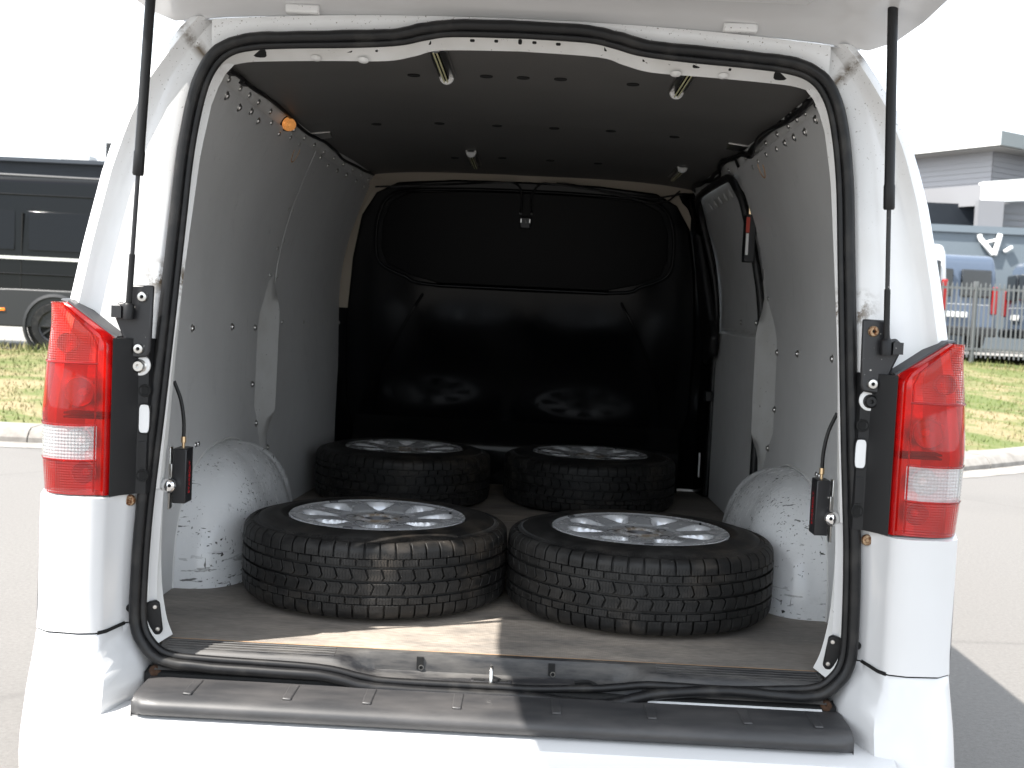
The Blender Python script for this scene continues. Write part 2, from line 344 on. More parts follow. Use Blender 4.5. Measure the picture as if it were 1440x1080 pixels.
# ------------------------------------------------------------------ ground, kerb, verge
KERB = [(-60, 7.45), (-4.4, 7.36), (0, 7.5), (3, 7.95), (4.1, 8.57), (5.1, 9.48), (8, 12.1), (12, 15.0), (20, 18.), (60, 22.)]
def kerb_y(x): return interp(KERB, x)
def ground_z(x, y):
    cap = lerp(.42, .88, sstep(-3, 4, x)); return min(cap, .125+lerp(.046, .064, sstep(-3, 4, x))*max(0, y-kerb_y(x)-.35))
def build_ground():
    s = 500
    tag(mesh('road', [(-s, -s, 0), (s, -s, 0), (s, s, 0), (-s, s, 0)], [(0, 1, 2, 3)], 'road_concrete'), kind='structure')
    xs = sorted(set([-60, -40, -25] + [i*.5 for i in range(-34, 41)] + [25, 40, 60]))
    ts = [0, .3, .7] + [i*1. for i in range(1, 16)] + [20, 60]
    rows = []
    for t in ts: rows.append([(x, kerb_y(x)+.33+t, ground_z(x, kerb_y(x)+.35+t)+(random.uniform(-.012, .012) if 0 < t < 12 else 0)) for x in xs])
    tag(MB().grid(rows).build('grass_verge', 'turf', smooth=60), kind='structure')
    tag(mesh('yard', [(-60, 14.9, .43), (-.5, 14.9, .43), (-.5, 90, .43), (-60, 90, .43)], [(0, 1, 2, 3)], 'yard_concrete'), kind='structure')
    tag(mesh('yard', [(.5, 22.6, .89), (60, 25.5, .89), (60, 120, .89), (.5, 120, .89)], [(0, 1, 2, 3)], 'yard_concrete'), kind='structure')
    # kerb: a gutter strip with stones set on it
    def off(x, d):
        h = .2; t = Vector((2*h, kerb_y(x+h)-kerb_y(x-h), 0)).normalized(); return Vector((x, kerb_y(x), 0))+Vector((-t.y, t.x, 0))*d
    kx = frange(-16, 14, 61)
    kb = MB().grid([[off(x, d)+Vector((0, 0, z)) for d, z in ((-.30, .004), (-.02, .012), (.0, -.02))] for x in kx]).build('kerb', 'kerb_concrete', smooth=40)
    tag(kb, kind='structure')
    x = -16.
    while x < 13.5:
        x1 = x+random.uniform(1.5, 1.9); r = []
        for q in frange(x+.006, x1-.006, 4):
            r.append([off(q, d)+Vector((0, 0, z)) for d, z in ((.0, -.02), (.004, .05), (.05, .105), (.09, .128), (.36, .135), (.365, -.02))])
        m = MB().grid(r); k = len(r[0]); m.f += [tuple(range(k)), tuple(range(3*k, 4*k))]
        m.build('kerb_stone', 'kerb_concrete', kb, smooth=30); x = x1
    # blades
    v = []; f = []
    for (xa, xb, ya, yb, n) in ((-9.5, -3.6, 7.8, 15.2, 9000), (4.2, 12, 9., 22.4, 15000)):
        for i in range(n):
            X = random.uniform(xa, xb); Y = random.uniform(ya, yb)
            if Y < kerb_y(X)+.42: continue
            far = sstep(20.5, 22.2, Y) if X > 0 else sstep(14.2, 14.9, Y)
            z = ground_z(X, Y)-.005; h = random.uniform(.02, .06)*(1+2.2*far); w = random.uniform(.006, .012)*(1+.5*far); a = random.uniform(0, pi); dx, dy = cos(a)*w, sin(a)*w
            lx, ly = random.uniform(-.5, .5)*h, random.uniform(-.5, .5)*h; k = len(v)
            v += [(X-dx, Y-dy, z), (X+dx, Y+dy, z), (X+lx, Y+ly, z+h)]; f.append((k, k+1, k+2))
    tag(mesh('grass', v, f, 'grass_blade', fix=False), 'patchy dry and green grass blades on the roadside verge', 'grass', kind='stuff')
build_ground()

# ------------------------------------------------------------------ background vehicles
def car_wheel(parent, x, y, z, r, w, face=-1, nsp=10):
    t = MB().lathe([(r*.66, -w/2), (r*.92, -w/2), (r, -w*.34), (r, w*.34), (r*.92, w/2), (r*.66, w/2), (r*.62, 0), (r*.66, -w/2)], 32, to_dir((x, y, z), (0, face, 0))).build('wheel', 'rubber', parent, 40)
    m = MB(); M = to_dir((x, y, z), (0, face, 0))
    for i in range(nsp):
        a = 2*pi*i/nsp; m.box((0, 0, 0), (r*.6, r*.07, .02), M @ Matrix.Translation((0, 0, w*.36)) @ Matrix.Rotation(a, 4, 'Z') @ Matrix.Translation((r*.33, 0, 0)))
    m.lathe([(0, w*.4), (r*.16, w*.4), (r*.18, w*.3)], 16, M); m.lathe([(r*.60, w*.36), (r*.67, w*.46), (r*.68, w*.40)], 32, M)
    m.build('rim', 'black_metal', t, 30)
    MB().lathe([(0, w*.1), (r*.66, w*.1)], 24, M).build('brake_disc', 'dark_void', t)
    return t
def van_body(root, prof, w, mat, bev=.10):
    # side profile polygon (x, z) swept across the width with tumblehome
    def fn(a, b, d): return (a, d*(1-.07*sstep(1.2, 2.6, b)), b)
    m = MB(); ds = [-w/2, -w/2+.002, 0, w/2-.002, w/2]; n = len(prof)
    o = MB().prism(prof, fn, -w/2, w/2).build('body', mat, root, 50); bevel(o, bev, 4, 30); return o
def build_black_van():
    root = empty('black_van', (-5.95, 16.02, .425), rad(2)); tag(root, 'glossy black panel van parked on the yard behind the grass, silver door rail', 'van')
    prof = [(0, .50), (-.03, 1.3), (-.08, 2.2), (-.16, 2.50), (-.5, 2.58), (-4.2, 2.58), (-4.6, 2.45), (-5.25, 1.55), (-5.9, 1.25), (-6.02, .9), (-6.0, .42)]
    van_body(root, prof, 2.04, 'black_car_paint', .10)
    y = -1.0
    # sill cladding and wheel-arch surrounds
    m = MB().prism([(-.1, .33), (-.1, .86), (-.72, .90), (-1.75, .90), (-5.9, .80), (-5.9, .33)], lambda a, b, d: (a, d, b), y-.05, y+.05); bevel(m.build('lower_cladding', 'dark_cladding', root), .02)
    for x in (-1.19, -4.9):
        MB().lathe([(0, 0), (.42, 0), (.42, -.06), (0, -.06)], 32, to_dir((x, y-.02, .37), (0, -1, 0))).build('wheel_well', 'dark_void', root)
        MB().lathe([(.42, .0), (.47, .0), (.475, .035), (.43, .05), (.42, .0)], 32, to_dir((x, y-.035, .37), (0, -1, 0))).build('arch_trim', 'dark_cladding', root, 40)
        car_wheel(root, x, y+.04, .36, .36, .24)
        car_wheel(root, x, 1.0-.12, .36, .36, .24)
    MB().box((-1.33, y-.025, 1.36), (2.1, .03, .045)).build('door_rail', 'rail_metal', root)
    # pressed side panels: frames standing proud of the skin
    for (x0, x1) in ((-.18, -1.62), (-1.82, -3.3)):
        pts = smooth_path([(x0, y+.015, 1.50), (x1, y+.015, 1.50), (x1-.02, y+.052, 2.10), (x0-.02, y+.052, 2.10)], 1, True)
        c = [(x0, 1.47), (x1, 1.47), (x1-.03, 2.06), (x0-.02, 2.06)]
        f = lambda a, b, d: (a, -1.02*(1-.07*sstep(1.2, 2.6, b))+d, b)
        bevel(MB().prism(c, f, -.012, .02).build('side_panel', 'black_car_paint', root), .01, 3)
    for z, t in ((2.30, .016), (1.12, .016)):
        yy = -1.02*(1-.07*sstep(1.2, 2.6, z)); MB().tube([(-.12, yy, z), (-5.0, yy, z)], t, 8).build('swage_line', 'black_car_paint', root, 60)
    MB().box((-1.72, y+.0, 1.25), (.012, .05, 1.55)).build('door_gap', 'dark_void', root)
    bevel(MB().box((-2.0, y-.055, .58), (.14, .02, .045)).build('side_marker', 'orange_lens', root), .008)
    bevel(MB().prism([(-3.4, 1.5), (-4.4, 1.5), (-4.25, 2.15), (-3.4, 2.15)], lambda a, b, d: (a, -1.02*(1-.07*sstep(1.2, 2.6, b))+d, b), -.014, .02).build('cab_window', 'car_glass', root), .01)
    bevel(MB().prism([(-4.63, 2.40), (-5.22, 1.58), (-5.24, 1.60), (-4.66, 2.43)], lambda a, b, d: (a-.01, d, b), -.82, .82).build('windscreen', 'car_glass', root), .004)
    MB().tube([(-.2, -.86, 2.575), (-4.2, -.86, 2.60)], .03, 8).build('roof_gutter', 'dark_cladding', root, 60)
build_black_van()

def build_small_van(name, mat, loc, rz, label, light=True):
    root = empty(name, loc, rz); tag(root, label, 'van', 'vans parked behind the fence')
    prof = [(0, .35), (-.04, 1.2), (-.12, 1.95), (-.25, 2.16), (-3.3, 2.2), (-3.7, 2.05), (-4.3, 1.4), (-5.0, 1.15), (-5.15, .4)]
    van_body(root, prof, 1.95, mat, .11)
    for s in (-1, 1):
        bevel(MB().box((-.03, s*.44, 1.52), (.10, .70, .62)).build('rear_window', 'car_glass', root), .04)
        bevel(MB().box((.0, s*.88, 1.15), (.10, .12, .62)).build('tail_light', 'red_lamp', root), .03)
        for x in (-1., -4.1): car_wheel(root, x, s*.92, .33, .33, .22, s, 8)
        MB().tube([(-.2, s*.99, 1.05), (-4.6, s*.99, 1.0)], .03, 6).build('swage_line', mat, root, 60)
        bevel(MB().box((-2.3, s*.955, 1.55), (2.4, .06, .55)).build('side_window', 'car_glass' if light else mat, root), .03)
    bevel(MB().box((.03, 0, .82), (.03, .52, .12)).build('number_plate', 'white_plastic', root), .005)
    bevel(MB().box((.02, 0, .45), (.16, 1.9, .22)).build('bumper', 'dark_cladding', root), .05)
    MB().tube([(-.06, -.8, 1.05), (-.06, .8, 1.05)], .03, 6).build('handle_strip', 'rail_metal', root)
    return root
build_small_van('parked_van', 'blue_car_paint', (10.52, 27.0, .895), rad(-87), 'slate blue van standing rear end to the fence, red tail light showing').scale = (1.12, 1.1, 1.12)
build_small_van('parked_van', 'blue_car_paint', (12.6, 28.4, .895), rad(176), 'slate blue van standing side on behind the fence', True).scale = (1.12, 1.1, 1.12)
build_small_van('parked_van', 'white_paint', (8.02, 23.3, .895), rad(-89), 'white van standing rear end close to the fence', True).scale = (1.1, 1.05, 1.1)

# ------------------------------------------------------------------ fence
def build_fence():
    root = empty('steel_fence', (9.2, 22.2, .86)); tag(root, 'grey steel fence of thin upright bars in front of parked vans', 'fence')
    x0, x1 = -2.6, 4.2
    for z in (.16, 1.42): MB().box(((x0+x1)/2, 0, z), (x1-x0, .045, .05)).build('rail', 'fence_steel', root)
    for x in (-2.55, .02, 2.6): MB().box((x, .03, .72), (.08, .08, 1.7)).build('post', 'fence_steel', root)
    bm = None; x = x0+.05
    while x < x1:
        if bm is None:
            o = MB().prism([(-.014, -.02), (.014, -.02), (.014, 1.5), (0, 1.54), (-.014, 1.5)], lambda a, b, d: (a, d, b), -.043, -.026).build('bar', 'fence_steel', root); bm = o.data
        else:
            o = link('bar', bm, None, root)
        o.location = (x, random.uniform(-.003, .003), random.uniform(-.01, .01)); x += .098
    t = MB()
build_fence()

# ------------------------------------------------------------------ buildings
def build_slate_building():
    root = empty('slate_building', (-20, 34, .42)); tag(root, 'long low slate blue metal clad building behind the black van', 'building')
    tilt = lambda x: 0
    MB().box((0, 6, 2.45), (44, 12, 4.9)).build('wall', 'slate_cladding', root)
    for i in range(36): MB().box((-21.5+i*1.22, -.03, 2.45), (.05, .06, 4.86)).build('cladding_rib', 'slate_cladding', root) if i == 0 else None
    rib = root.children[-1]
    for i in range(1, 36):
        c = rib.copy(); COL.objects.link(c); c.location.x = i*1.22
    MB().box((0, 6, 4.94), (44.3, 12.4, .12)).build('parapet_cap', 'slate_cladding', root)
    for x, w, h, m in ((6.55, .75, .72, 'dark_cladding'), (7.1, .35, .66, 'white_plastic'), (5.2, .95, .30, 'white_plastic')):
        bevel(MB().box((x, 1.2, 4.99+h/2), (w, .7, h)).build('roof_unit', m, root), .03)
    MB().tube([(4.7, 1.2, 4.95), (4.7, 1.2, 5.35)], .04, 8).build('vent_pipe', 'rail_metal', root)
build_slate_building()

def oriented_box(m, p, u, v, lu, lv, z0, z1):
    p = Vector((p[0], p[1], 0)); u = Vector((*u, 0)).normalized(); v = Vector((*v, 0)).normalized()
    c = [p, p+u*lu, p+u*lu+v*lv, p+v*lv]
    return m.add([(*q.xy, z0) for q in c]+[(*q.xy, z1) for q in c], [(0, 1, 2, 3), (4, 5, 6, 7), (0, 1, 5, 4), (1, 2, 6, 5), (2, 3, 7, 6), (3, 0, 4, 7)])
def build_house():
    root = empty('office_building', (14.5, 36, .89)); tag(root, 'grey weatherboard building with white fascias and flat overhanging roofs', 'building')
    g = Vector((14.5, 36, .89)); u = (-.55, .83); v = (.83, .55)
    def bld(name, mat, p, lu, lv, z0, z1):
        q = (p[0]-g.x, p[1]-g.y); return oriented_box(MB(), q, u, v, lu, lv, z0-g.z, z1-g.z).build(name, mat, root)
    # upper storey with lapped boards on its two faces
    P = (14.35, 35.4)
    bld('upper_wall', 'light_cladding', P, 9, 9, 3.5, 7.2)
    U = Vector((*u, 0)).normalized(); V = Vector((*v, 0)).normalized()
    for i in range(11):
        z = 5.35+i*.17
        for d, nrm, L_ in ((U, -V, 9), (V, -U, 9)):
            c = Vector((P[0]-g.x, P[1]-g.y, 0)); a = c; b = c+d*L_
            mm = MB().add([(*(a+nrm*.004).xy, z+.165-g.z), (*(b+nrm*.004).xy, z+.165-g.z), (*(b+nrm*.03).xy, z-g.z), (*(a+nrm*.03).xy, z-g.z), (*a.xy, z-g.z), (*b.xy, z-g.z)], [(0, 1, 2, 3), (3, 2, 5, 4)])
            mm.build('weatherboard', 'light_cladding' if d is U else 'grey_cladding', root)
    R = Vector((P[0], P[1], 0))-U*.75-V*.75
    bld('upper_roof', 'roof_metal', R, 11, 11, 7.28, 7.62)
    bld('upper_soffit', 'soffit', R+U*.08+V*.08, 10.8, 10.8, 7.17, 7.279)
    fs = bld('upper_fascia', 'fascia_white', R-U*.03-V*.03, 11.06, .05, 7.22, 7.66)
    fs = bld('upper_fascia', 'roof_metal', R-U*.03+V*.022, .05, 11.0, 7.22, 7.66)
    # lower wing
    Q = (13.35, 33.4)
    bld('lower_wall', 'grey_cladding', (Q[0]+.5, Q[1]+.75), 10, 10, .89, 5.3)
    bld('lower_roof', 'soffit', Q, 11, 11, 5.25, 5.5)
    bld('lower_fascia', 'grey_cladding', (Vector((*Q, 0))-V*.06)[:2], 11, .05, 5.22, 5.85)
    m = MB().add([(q[0]-g.x, q[1]-g.y, q[2]-g.z) for q in ((13.3, 33.2, 5.30), (20, 33.6, 5.95), (20, 33.6, 6.75), (13.3, 33.2, 5.92), (13.3, 33.6, 5.30), (20, 34, 5.95), (20, 34, 6.75), (13.3, 33.6, 5.92))], [(0, 1, 2, 3), (4, 5, 6, 7), (0, 1, 5, 4), (3, 2, 6, 7), (0, 3, 7, 4), (1, 2, 6, 5)])
    m.build('front_fascia', 'fascia_white', root)
    MB().box((13.5-g.x, 33.15-g.y, 3.1-g.z), (.75, .3, 4.5)).build('pillar', 'grey_cladding', root)
    MB().box((12.4-g.x, 36.-g.y, 3.1-g.z), (2.2, .1, 4.4)).build('porch_wall', 'dark_cladding', root)
    MB().box((15.9-g.x, 33.9-g.y, 3.2-g.z), (4.2, .1, 4.4)).build('front_wall', 'grey_cladding', root)
    for i in range(14): MB().box((15.9-g.x, 33.83-g.y, 2.6+i*.19-g.z), (4.2, .02, .02)).build('weatherboard', 'soffit', root)
    MB().box((16.0-g.x, 33.8-g.y, 4.1-g.z), (.7, .08, .7)).build('window', 'car_glass', root)
build_house()

def build_sign_building():
    root = empty('sign_building', (14, 31.2, .89)); tag(root, 'low grey blue building with white letter marks on its wall', 'building')
    MB().box((2, 2.0, 1.72), (16, 3, 3.44)).build('wall', 'sign_wall', root)
    MB().box((2, .47, 3.46), (16.1, .12, .20)).build('coping', 'sign_wall', root)
    f = lambda a, b, d: (a, d, b)
    def stroke(p, q, w):
        p = Vector(p); q = Vector(q); n = (q-p).normalized(); t = Vector((-n.y, n.x))*w/2
        bevel(MB().prism([tuple(p+t), tuple(q+t), tuple(q-t), tuple(p-t)], f, .36, .46).build('letter_stroke', 'sign_white', root), .03)
    X = lambda x: -1.22+(x-1405)*.0196
    Z = lambda y: 3.36-(y-322)*.0196
    stroke((X(1401), Z(324)), (X(1402.5), Z(332)), .13); stroke((X(1402), Z(330)), (X(1423), Z(353)), .15); stroke((X(1431), Z(322)), (X(1424), Z(354)), .15); stroke((X(1412), Z(335)), (X(1427), Z(331)), .09)
    stroke((X(1438), Z(348)), (X(1450), Z(340)), .10)
build_sign_building()

# ================================================================== the cargo van
VAN = empty('cargo_van', (0, 0, 0)); tag(VAN, 'white cargo van with open tailgate and grey lined load bay', 'van')
ZF = .56
XS = [(.60, .745), (.70, .747), (.85, .741), (1.05, .725), (1.27, .709), (1.44, .697), (1.60, .685), (1.72, .666), (1.775, .641), (1.82, .60), (1.9, .56)]
XO = [(.20, .930), (.38, .950), (.60, .947), (.85, .946), (1.05, .946), (1.20, .924), (1.28, .908), (1.40, .889), (1.55, .860), (1.65, .832), (1.74, .795), (1.80, .757), (1.85, .722), (1.875, .700)]
def seal_path():
    P = [(0, .500, -.052), (.20, .500, -.052), (.27, .507, -.052), (.36, .521, -.05), (.58, .526, -.05), (.67, .532, -.05), (.715, .556, -.048), (.739, .605, -.045), (.742, .70, -.042), (.736, .85, -.038),
         (.720, 1.05, -.032), (.704, 1.27, -.024), (.692, 1.44, -.018), (.680, 1.60, -.012), (.660, 1.72, -.008), (.636, 1.776, -.004), (.60, 1.810, -.002), (.55, 1.825, 0), (.48, 1.832, 0), (.335, 1.840, 0), (.25, 1.848, 0), (.20, 1.860, 0), (.14, 1.870, 0), (0, 1.873, 0)]
    P = [(x+(.004 if .6 < z < 1.75 else .003 if z > 1.75 and x > .5 else 0), z+(.006 if z > 1.75 else 0), y) for x, z, y in P]
    return P
SP = seal_path()
FI = [None]*6+[(.688, .568), (.704, .612), (.719, .70), (.727, .84), (.720, 1.04), (.706, 1.25), (.696, 1.41), (.682, 1.56), (.666, 1.68), (.650, 1.742), (.626, 1.780), (.585, 1.796), (.52, 1.802), (.40, 1.808), (.28, 1.813), (.22, 1.826), (.165, 1.840), (0, 1.845)]
def quarter_section(z):
    xs = interp(XS, z); xo = interp(XO, z); k = sstep(.882, .887, z)      # 0: lower bodywork, 1: upper recess
    Yp = -.056+(z-1.2)*.115 if z > 1.2 else -.056
    up = [(xs-.02, Yp+.05), (xs+.006, Yp+.018), (xs+.022, Yp+.002), (lerp(xs, xo, .5), Yp), (xo-.062, Yp+.0), (xo-.047, Yp-.014), (xo-.036, Yp-.024), (xo-.016, Yp-.017), (xo-.004, Yp+.008), (xo+.004, Yp+.07), (xo+.014, .6), (xo+.02, 1.6), (xo+.02, 2.76)]
    Yb = interp([(.2, -.20), (.40, -.215), (.50, -.185), (.58, -.15), (.62, -.138), (.9, -.135)], z)
    lo = [(xs-.03, -.005), (xs+.004, -.020), (xs+.012, -.044), (xs+.026, -.052), (.786, Yb+.018), (.797, Yb), (.83, Yb-.008), (.895, Yb-.002), (.925, Yb+.022), (xo-.004, Yb+.075), (xo+.008, .5), (xo+.018, 1.6), (xo+.018, 2.76)]
    return [(lerp(a[0], b[0], k), lerp(a[1], b[1], k)) for a, b in zip(lo, up)]
def build_shell():
    for s in (-1, 1):
        zs = frange(.6095, .8815, 8)+[.8875]+frange(.94, 1.2, 6)+frange(1.24, 1.74, 14)+[1.77, 1.80, 1.825, 1.85, 1.866, 1.875]
        MB().grid([[(s*x, y, z) for x, y in quarter_section(z)][:9] for z in zs[:9]]).build('quarter_panel', 'white_paint', VAN, 50)
        m = MB().grid([[(s*x, y, z) for x, y in quarter_section(z)][:9] for z in zs[8:]]); o = m.build('door_pillar', 'gutter_paint', VAN, 50)
        MB().grid([[(s*x, y, z) for x, y in quarter_section(z)][8:] for z in [.6095, .8, .8815, .8875, 1., 1.2, 1.3, 1.4, 1.55, 1.65, 1.74, 1.80, 1.825, 1.85, 1.866, 1.875]]).build('side_panel', 'white_paint', VAN, 60)
        # bumper corner: same bodywork below the seam
        zs = [.606, .600, .585, .56, .53, .50, .46, .42, .38, .34, .30, .26, .22]
        rows = []
        for i, z in enumerate(zs):
            r = quarter_section(z); ins = (.004 if i == 0 else 0)
            r = [(x+(.0 if j < 4 else -.001), y+ins) for j, (x, y) in enumerate(r)]
            t = sstep(.60, .50, z)     # the return flares inward to meet the step
            r[2] = (lerp(r[2][0], .728, t), lerp(r[2][1], -.08, t)); r[3] = (lerp(r[3][0], .742, t), lerp(r[3][1], -.12, t)); r[4] = (lerp(r[4][0], .765, t), lerp(r[4][1], r[5][1]+.01, t))
            r[0] = (r[0][0], .02); r[1] = (lerp(r[1][0], .722, t), lerp(r[1][1], -.05, t))
            rows.append([(s*x, y, z) for x, y in r[:10]]+[(s*r[9][0], .35, z)])
        MB().grid(rows).build('bumper_corner', 'white_paint', VAN, 40)
        # dark gap in the seam
        MB().grid([[(s*(x-.004), y+.006, z) for x, y in quarter_section(.609)[:10]] for z in (.604, .612)]).build('seam_gap', 'dark_void', VAN)
    # roof, header panel over the opening
    rows = []
    for y in (.004, .02, .05, .3, 1.4, 2.76, 3.5):
        dz = -.012 if y < .01 else 0
        rows.append([(x, y, 1.908+dz-.033*(abs(x)/.70)**2.2) for x in frange(-.70, .70, 21)])
    MB().grid(rows).build('roof', 'white_paint', VAN, 60)
    top = smooth_path([(x, y, z) for x, z, y in SP[15:]], 4)
    rows = []
    for p in [Vector((-q.x, q.y, q.z)) for q in top]+top[::-1][1:]:
        zt = 1.898-.033*(abs(p.x)/.70)**2.2
        rows.append([(p.x, p.y+.012, p.z+.0), (p.x, .006, lerp(p.z, zt, .4)), (p.x, .002, lerp(p.z, zt, .75)), (p.x, .003, zt)])
    MB().grid(rows).build('header_panel', 'gutter_paint', VAN, 50)
    # cab, closing the body towards the front, and floor pan
    bevel(MB().prism([(2.76, .35), (2.76, 1.885), (3.5, 1.885), (4.3, 1.28), (4.98, 1.06), (5.12, .8), (5.1, .3)], lambda a, b, d: (d*(1-.2*sstep(1.2, 1.9, b)), a, b), -.95, .95).build('cab', 'white_paint', VAN), .08, 4)
    bevel(MB().prism([(3.56, 1.84), (4.26, 1.31), (4.29, 1.35), (3.59, 1.88)], lambda a, b, d: (d, a, b), -.72, .72).build('windscreen', 'car_glass', VAN), .004)
    MB().box((0, 1.4, .40), (1.82, 2.86, .22)).build('floor_pan', 'black_metal', VAN)
    for x in (-.80, .80):
        for y in (.88, 4.2): MB().lathe([(.18, -.10), (.30, -.10), (.33, -.07), (.33, .07), (.30, .10), (.18, .10), (.10, .06), (0, .06)], 32, to_dir((x, y, .33), (x, 0, 0))).build('road_wheel', 'rubber', VAN, 40)
build_shell()

def build_aperture():
    n = 5
    sp = smooth_path([(x, y, z) for x, z, y in SP], n)
    half = sp; full = [Vector((-p.x, p.y, p.z)) for p in half[::-1]][:-1]+half[:]         # from top centre, down the left, along the sill, up the right
    full = full[:-1]                                                               # closed loop
    N = len(full); cen = Vector((0, 0, 1.2))
    # rubber door seal: outer bulb and inner carrier
    m = MB(); out = []; inn = []
    for i, p in enumerate(full):
        t = (full[(i+1) % N]-full[i-1]).normalized(); nrm = Vector((t.z, 0, -t.x)).normalized()
        if nrm.dot(cen-p) < 0: nrm = -nrm
        wob = .0015*sin(i*.7)+.001*sin(i*1.9)
        wv = 0
        if p.z < .56 and .10 < p.x < .62: wv = .006*sin((p.x-.10)/.52*2*pi)     # slack rubber along the sill
        out.append(p+Vector((0, -.012, wob*.5-wv*1.6))); inn.append(p+nrm*.0145+Vector((0, -.003+abs(wv)*.6, wv)))
    m.tube(out, .0115, 10, True); m.tube(inn, .0082, 10, True)
    m.grid([[a+Vector((0, .012, 0)) for a in out]+[out[0]+Vector((0, .012, 0))], [a+Vector((0, .010, 0)) for a in inn]+[inn[0]+Vector((0, .010, 0))]])
    m.build('door_seal', 'rubber', VAN, 60)
    # painted inner flange
    fi = smooth_path([(x, lerp(.022, .062, sstep(.60, .95, z)), z) for x, z in FI[6:]], n); sq = smooth_path([(x, y, z) for x, z, y in SP[6:]], n)
    for s in (-1, 1):
        rows = []
        for a, b in zip(sq, fi):
            rows.append([(s*q.x, q.y, q.z) for q in (a+Vector((0, .008, 0)), lerp(a, b, .30)+Vector((0, -.004, 0)), lerp(a, b, .8), b, b+Vector(((.014 if b.z < 1.76 else 0), .012, (.014 if b.z >= 1.76 else 0))), b+Vector(((.09 if b.z < 1.76 else .02), .03, (.05 if b.z >= 1.76 else .02))))])
        MB().grid(rows).build('door_flange', 'flange_paint', VAN, 35)
    # slots and holes punched in the header flange
    hm = None
    for x, z, w, h, y in [(.547, 1.812, .030, .017, .045), (-.547, 1.812, .030, .017, .045), (.37, 1.822, .016, .006, .04), (-.36, 1.822, .018, .006, .04), (-.19, 1.856, .008, .008, .04), (0, 1.859, .008, .008, .04), (.18, 1.857, .008, .008, .04), (.08, 1.859, .010, .004, .04), (-.10, 1.859, .010, .004, .04), (.03, 1.858, .009, .004, .04), (-.05, 1.858, .008, .004, .04), (.26, 1.829, .006, .004, .04), (-.30, 1.828, .006, .004, .04), (.44, 1.822, .006, .004, .04)]:
        # find the flange surface height here
        bz = min(((abs(abs(x)-q.x), q.z, p.z) for p, q in zip(sq, fi) if q.z > 1.76), key=lambda t: t[0])
        t = .58; zz = lerp(bz[2], bz[1], t); yy = lerp(-.0, .062, t)-.0015
        d = Vector((0, .062, bz[1]-bz[2])).normalized(); nrm = Vector((0, -d.z, d.y)); nrm = nrm if nrm.z < 0 else -nrm
        M = Matrix.Translation((x, yy, zz)) @ Matrix(((1, 0, 0), (0, d.y, nrm.y), (0, d.z, nrm.z))).to_4x4()
        pr = [(w/2*math.copysign(abs(cos(a))**.6, cos(a)), h*math.copysign(abs(sin(a))**.6, sin(a))) for a in [2*pi*k/12 for k in range(12)]]
        o = MB().prism(pr, lambda a, b, e: M @ Vector((a, b, e)), -.002, .0012).build('flange_slot', 'dark_void', VAN)
    # bright bosses pressed in the flange
    for x in (-.43, -.33, .43, .33):
        MB().lathe([(0, .004), (.006, .003), (.012, 0)], 12, to_dir((x, .052, 1.810), (0, -.4, -1))).build('flange_boss', 'flange_paint', VAN, 60)
    # stops and bolts on each side
    for s in (-1, 1):
        Mp = to_dir((s*.7235, .0, .612), (-s*.35, -1, .06)); Mp = Matrix.Translation((s*.7215, -.016, .612)) @ Matrix.Rotation(-s*.25, 4, 'Z') @ Matrix.Rotation(s*.14, 4, 'Y')
        p = bevel(MB().prism([(-.019, -.030), (-.012, -.037), (.021, -.033), (.021, .033), (-.012, .037), (-.019, .030)], lambda a, b, d: Mp @ Vector((s*a, d, b)), -.006, .008).build('stop_plate', 'black_plastic', VAN), .003)
        for z in (-.024, .024): MB().lathe([(0, .003), (.004, .0027), (.0052, 0)], 10, Mp @ to_dir((-s*.009, -.006, z), (0, -1, 0))).build('screw', 'steel', p, 50)
        MB().lathe([(0, .010), (.006, .010), (.0085, .006), (.0085, 0)], 16, to_dir((s*.757, -.046, .64), (0, -1, 0))).build('rubber_grommet', 'dark_void', VAN, 40)
        b = MB().lathe([(0, .004), (.004, .004), (.006, .007), (.010, .006), (.012, 0)], 16, to_dir((s*.762, -.054, .862 if s > 0 else .868), (0, -1, 0))).build('fixing_bolt', 'rusty_steel', VAN, 40)
        MB().lathe([(0, .003), (.006, .006), (.011, .003), (.013, 0)], 12, to_dir((s*.700, -.054, .512), (0, -.8, .6))).build('rust_bolt', 'rust', VAN, 40)
build_aperture()

# ------------------------------------------------------------------ tail lights, trim, strut brackets, struts
def lamp_xin(z): return .785 if z <= 1.205 else lerp(.787, .884, (z-1.205)/.067)
def lamp_xo(z): return interp([(.88, .940), (.96, .948), (1.05, .951), (1.13, .946), (1.2, .938), (1.275, .920)], z)
def lamp_sec(z):
    xi, xo = lamp_xin(z), lamp_xo(z); w = xo-xi; k = min(1, w/.15); pr = interp([(.885, -.004), (.95, .004), (1.05, .006), (1.14, .0), (1.2, .002), (1.28, -.006)], z)
    g = lambda t: xi+w*t
    return [(xi, -.098), (xi+.004*k, -.116), (xi+.010*k, -.123), (xi+.016*k, -.119), (xi+.026*k, -.121), (g(.32), -.132-pr), (g(.50), -.134-pr), (g(.68), -.129-pr), (g(.82), -.114-pr), (g(.92), -.086), (g(.975), -.045), (xo, 0), (xo+.003, .05), (xo+.002, .10)]
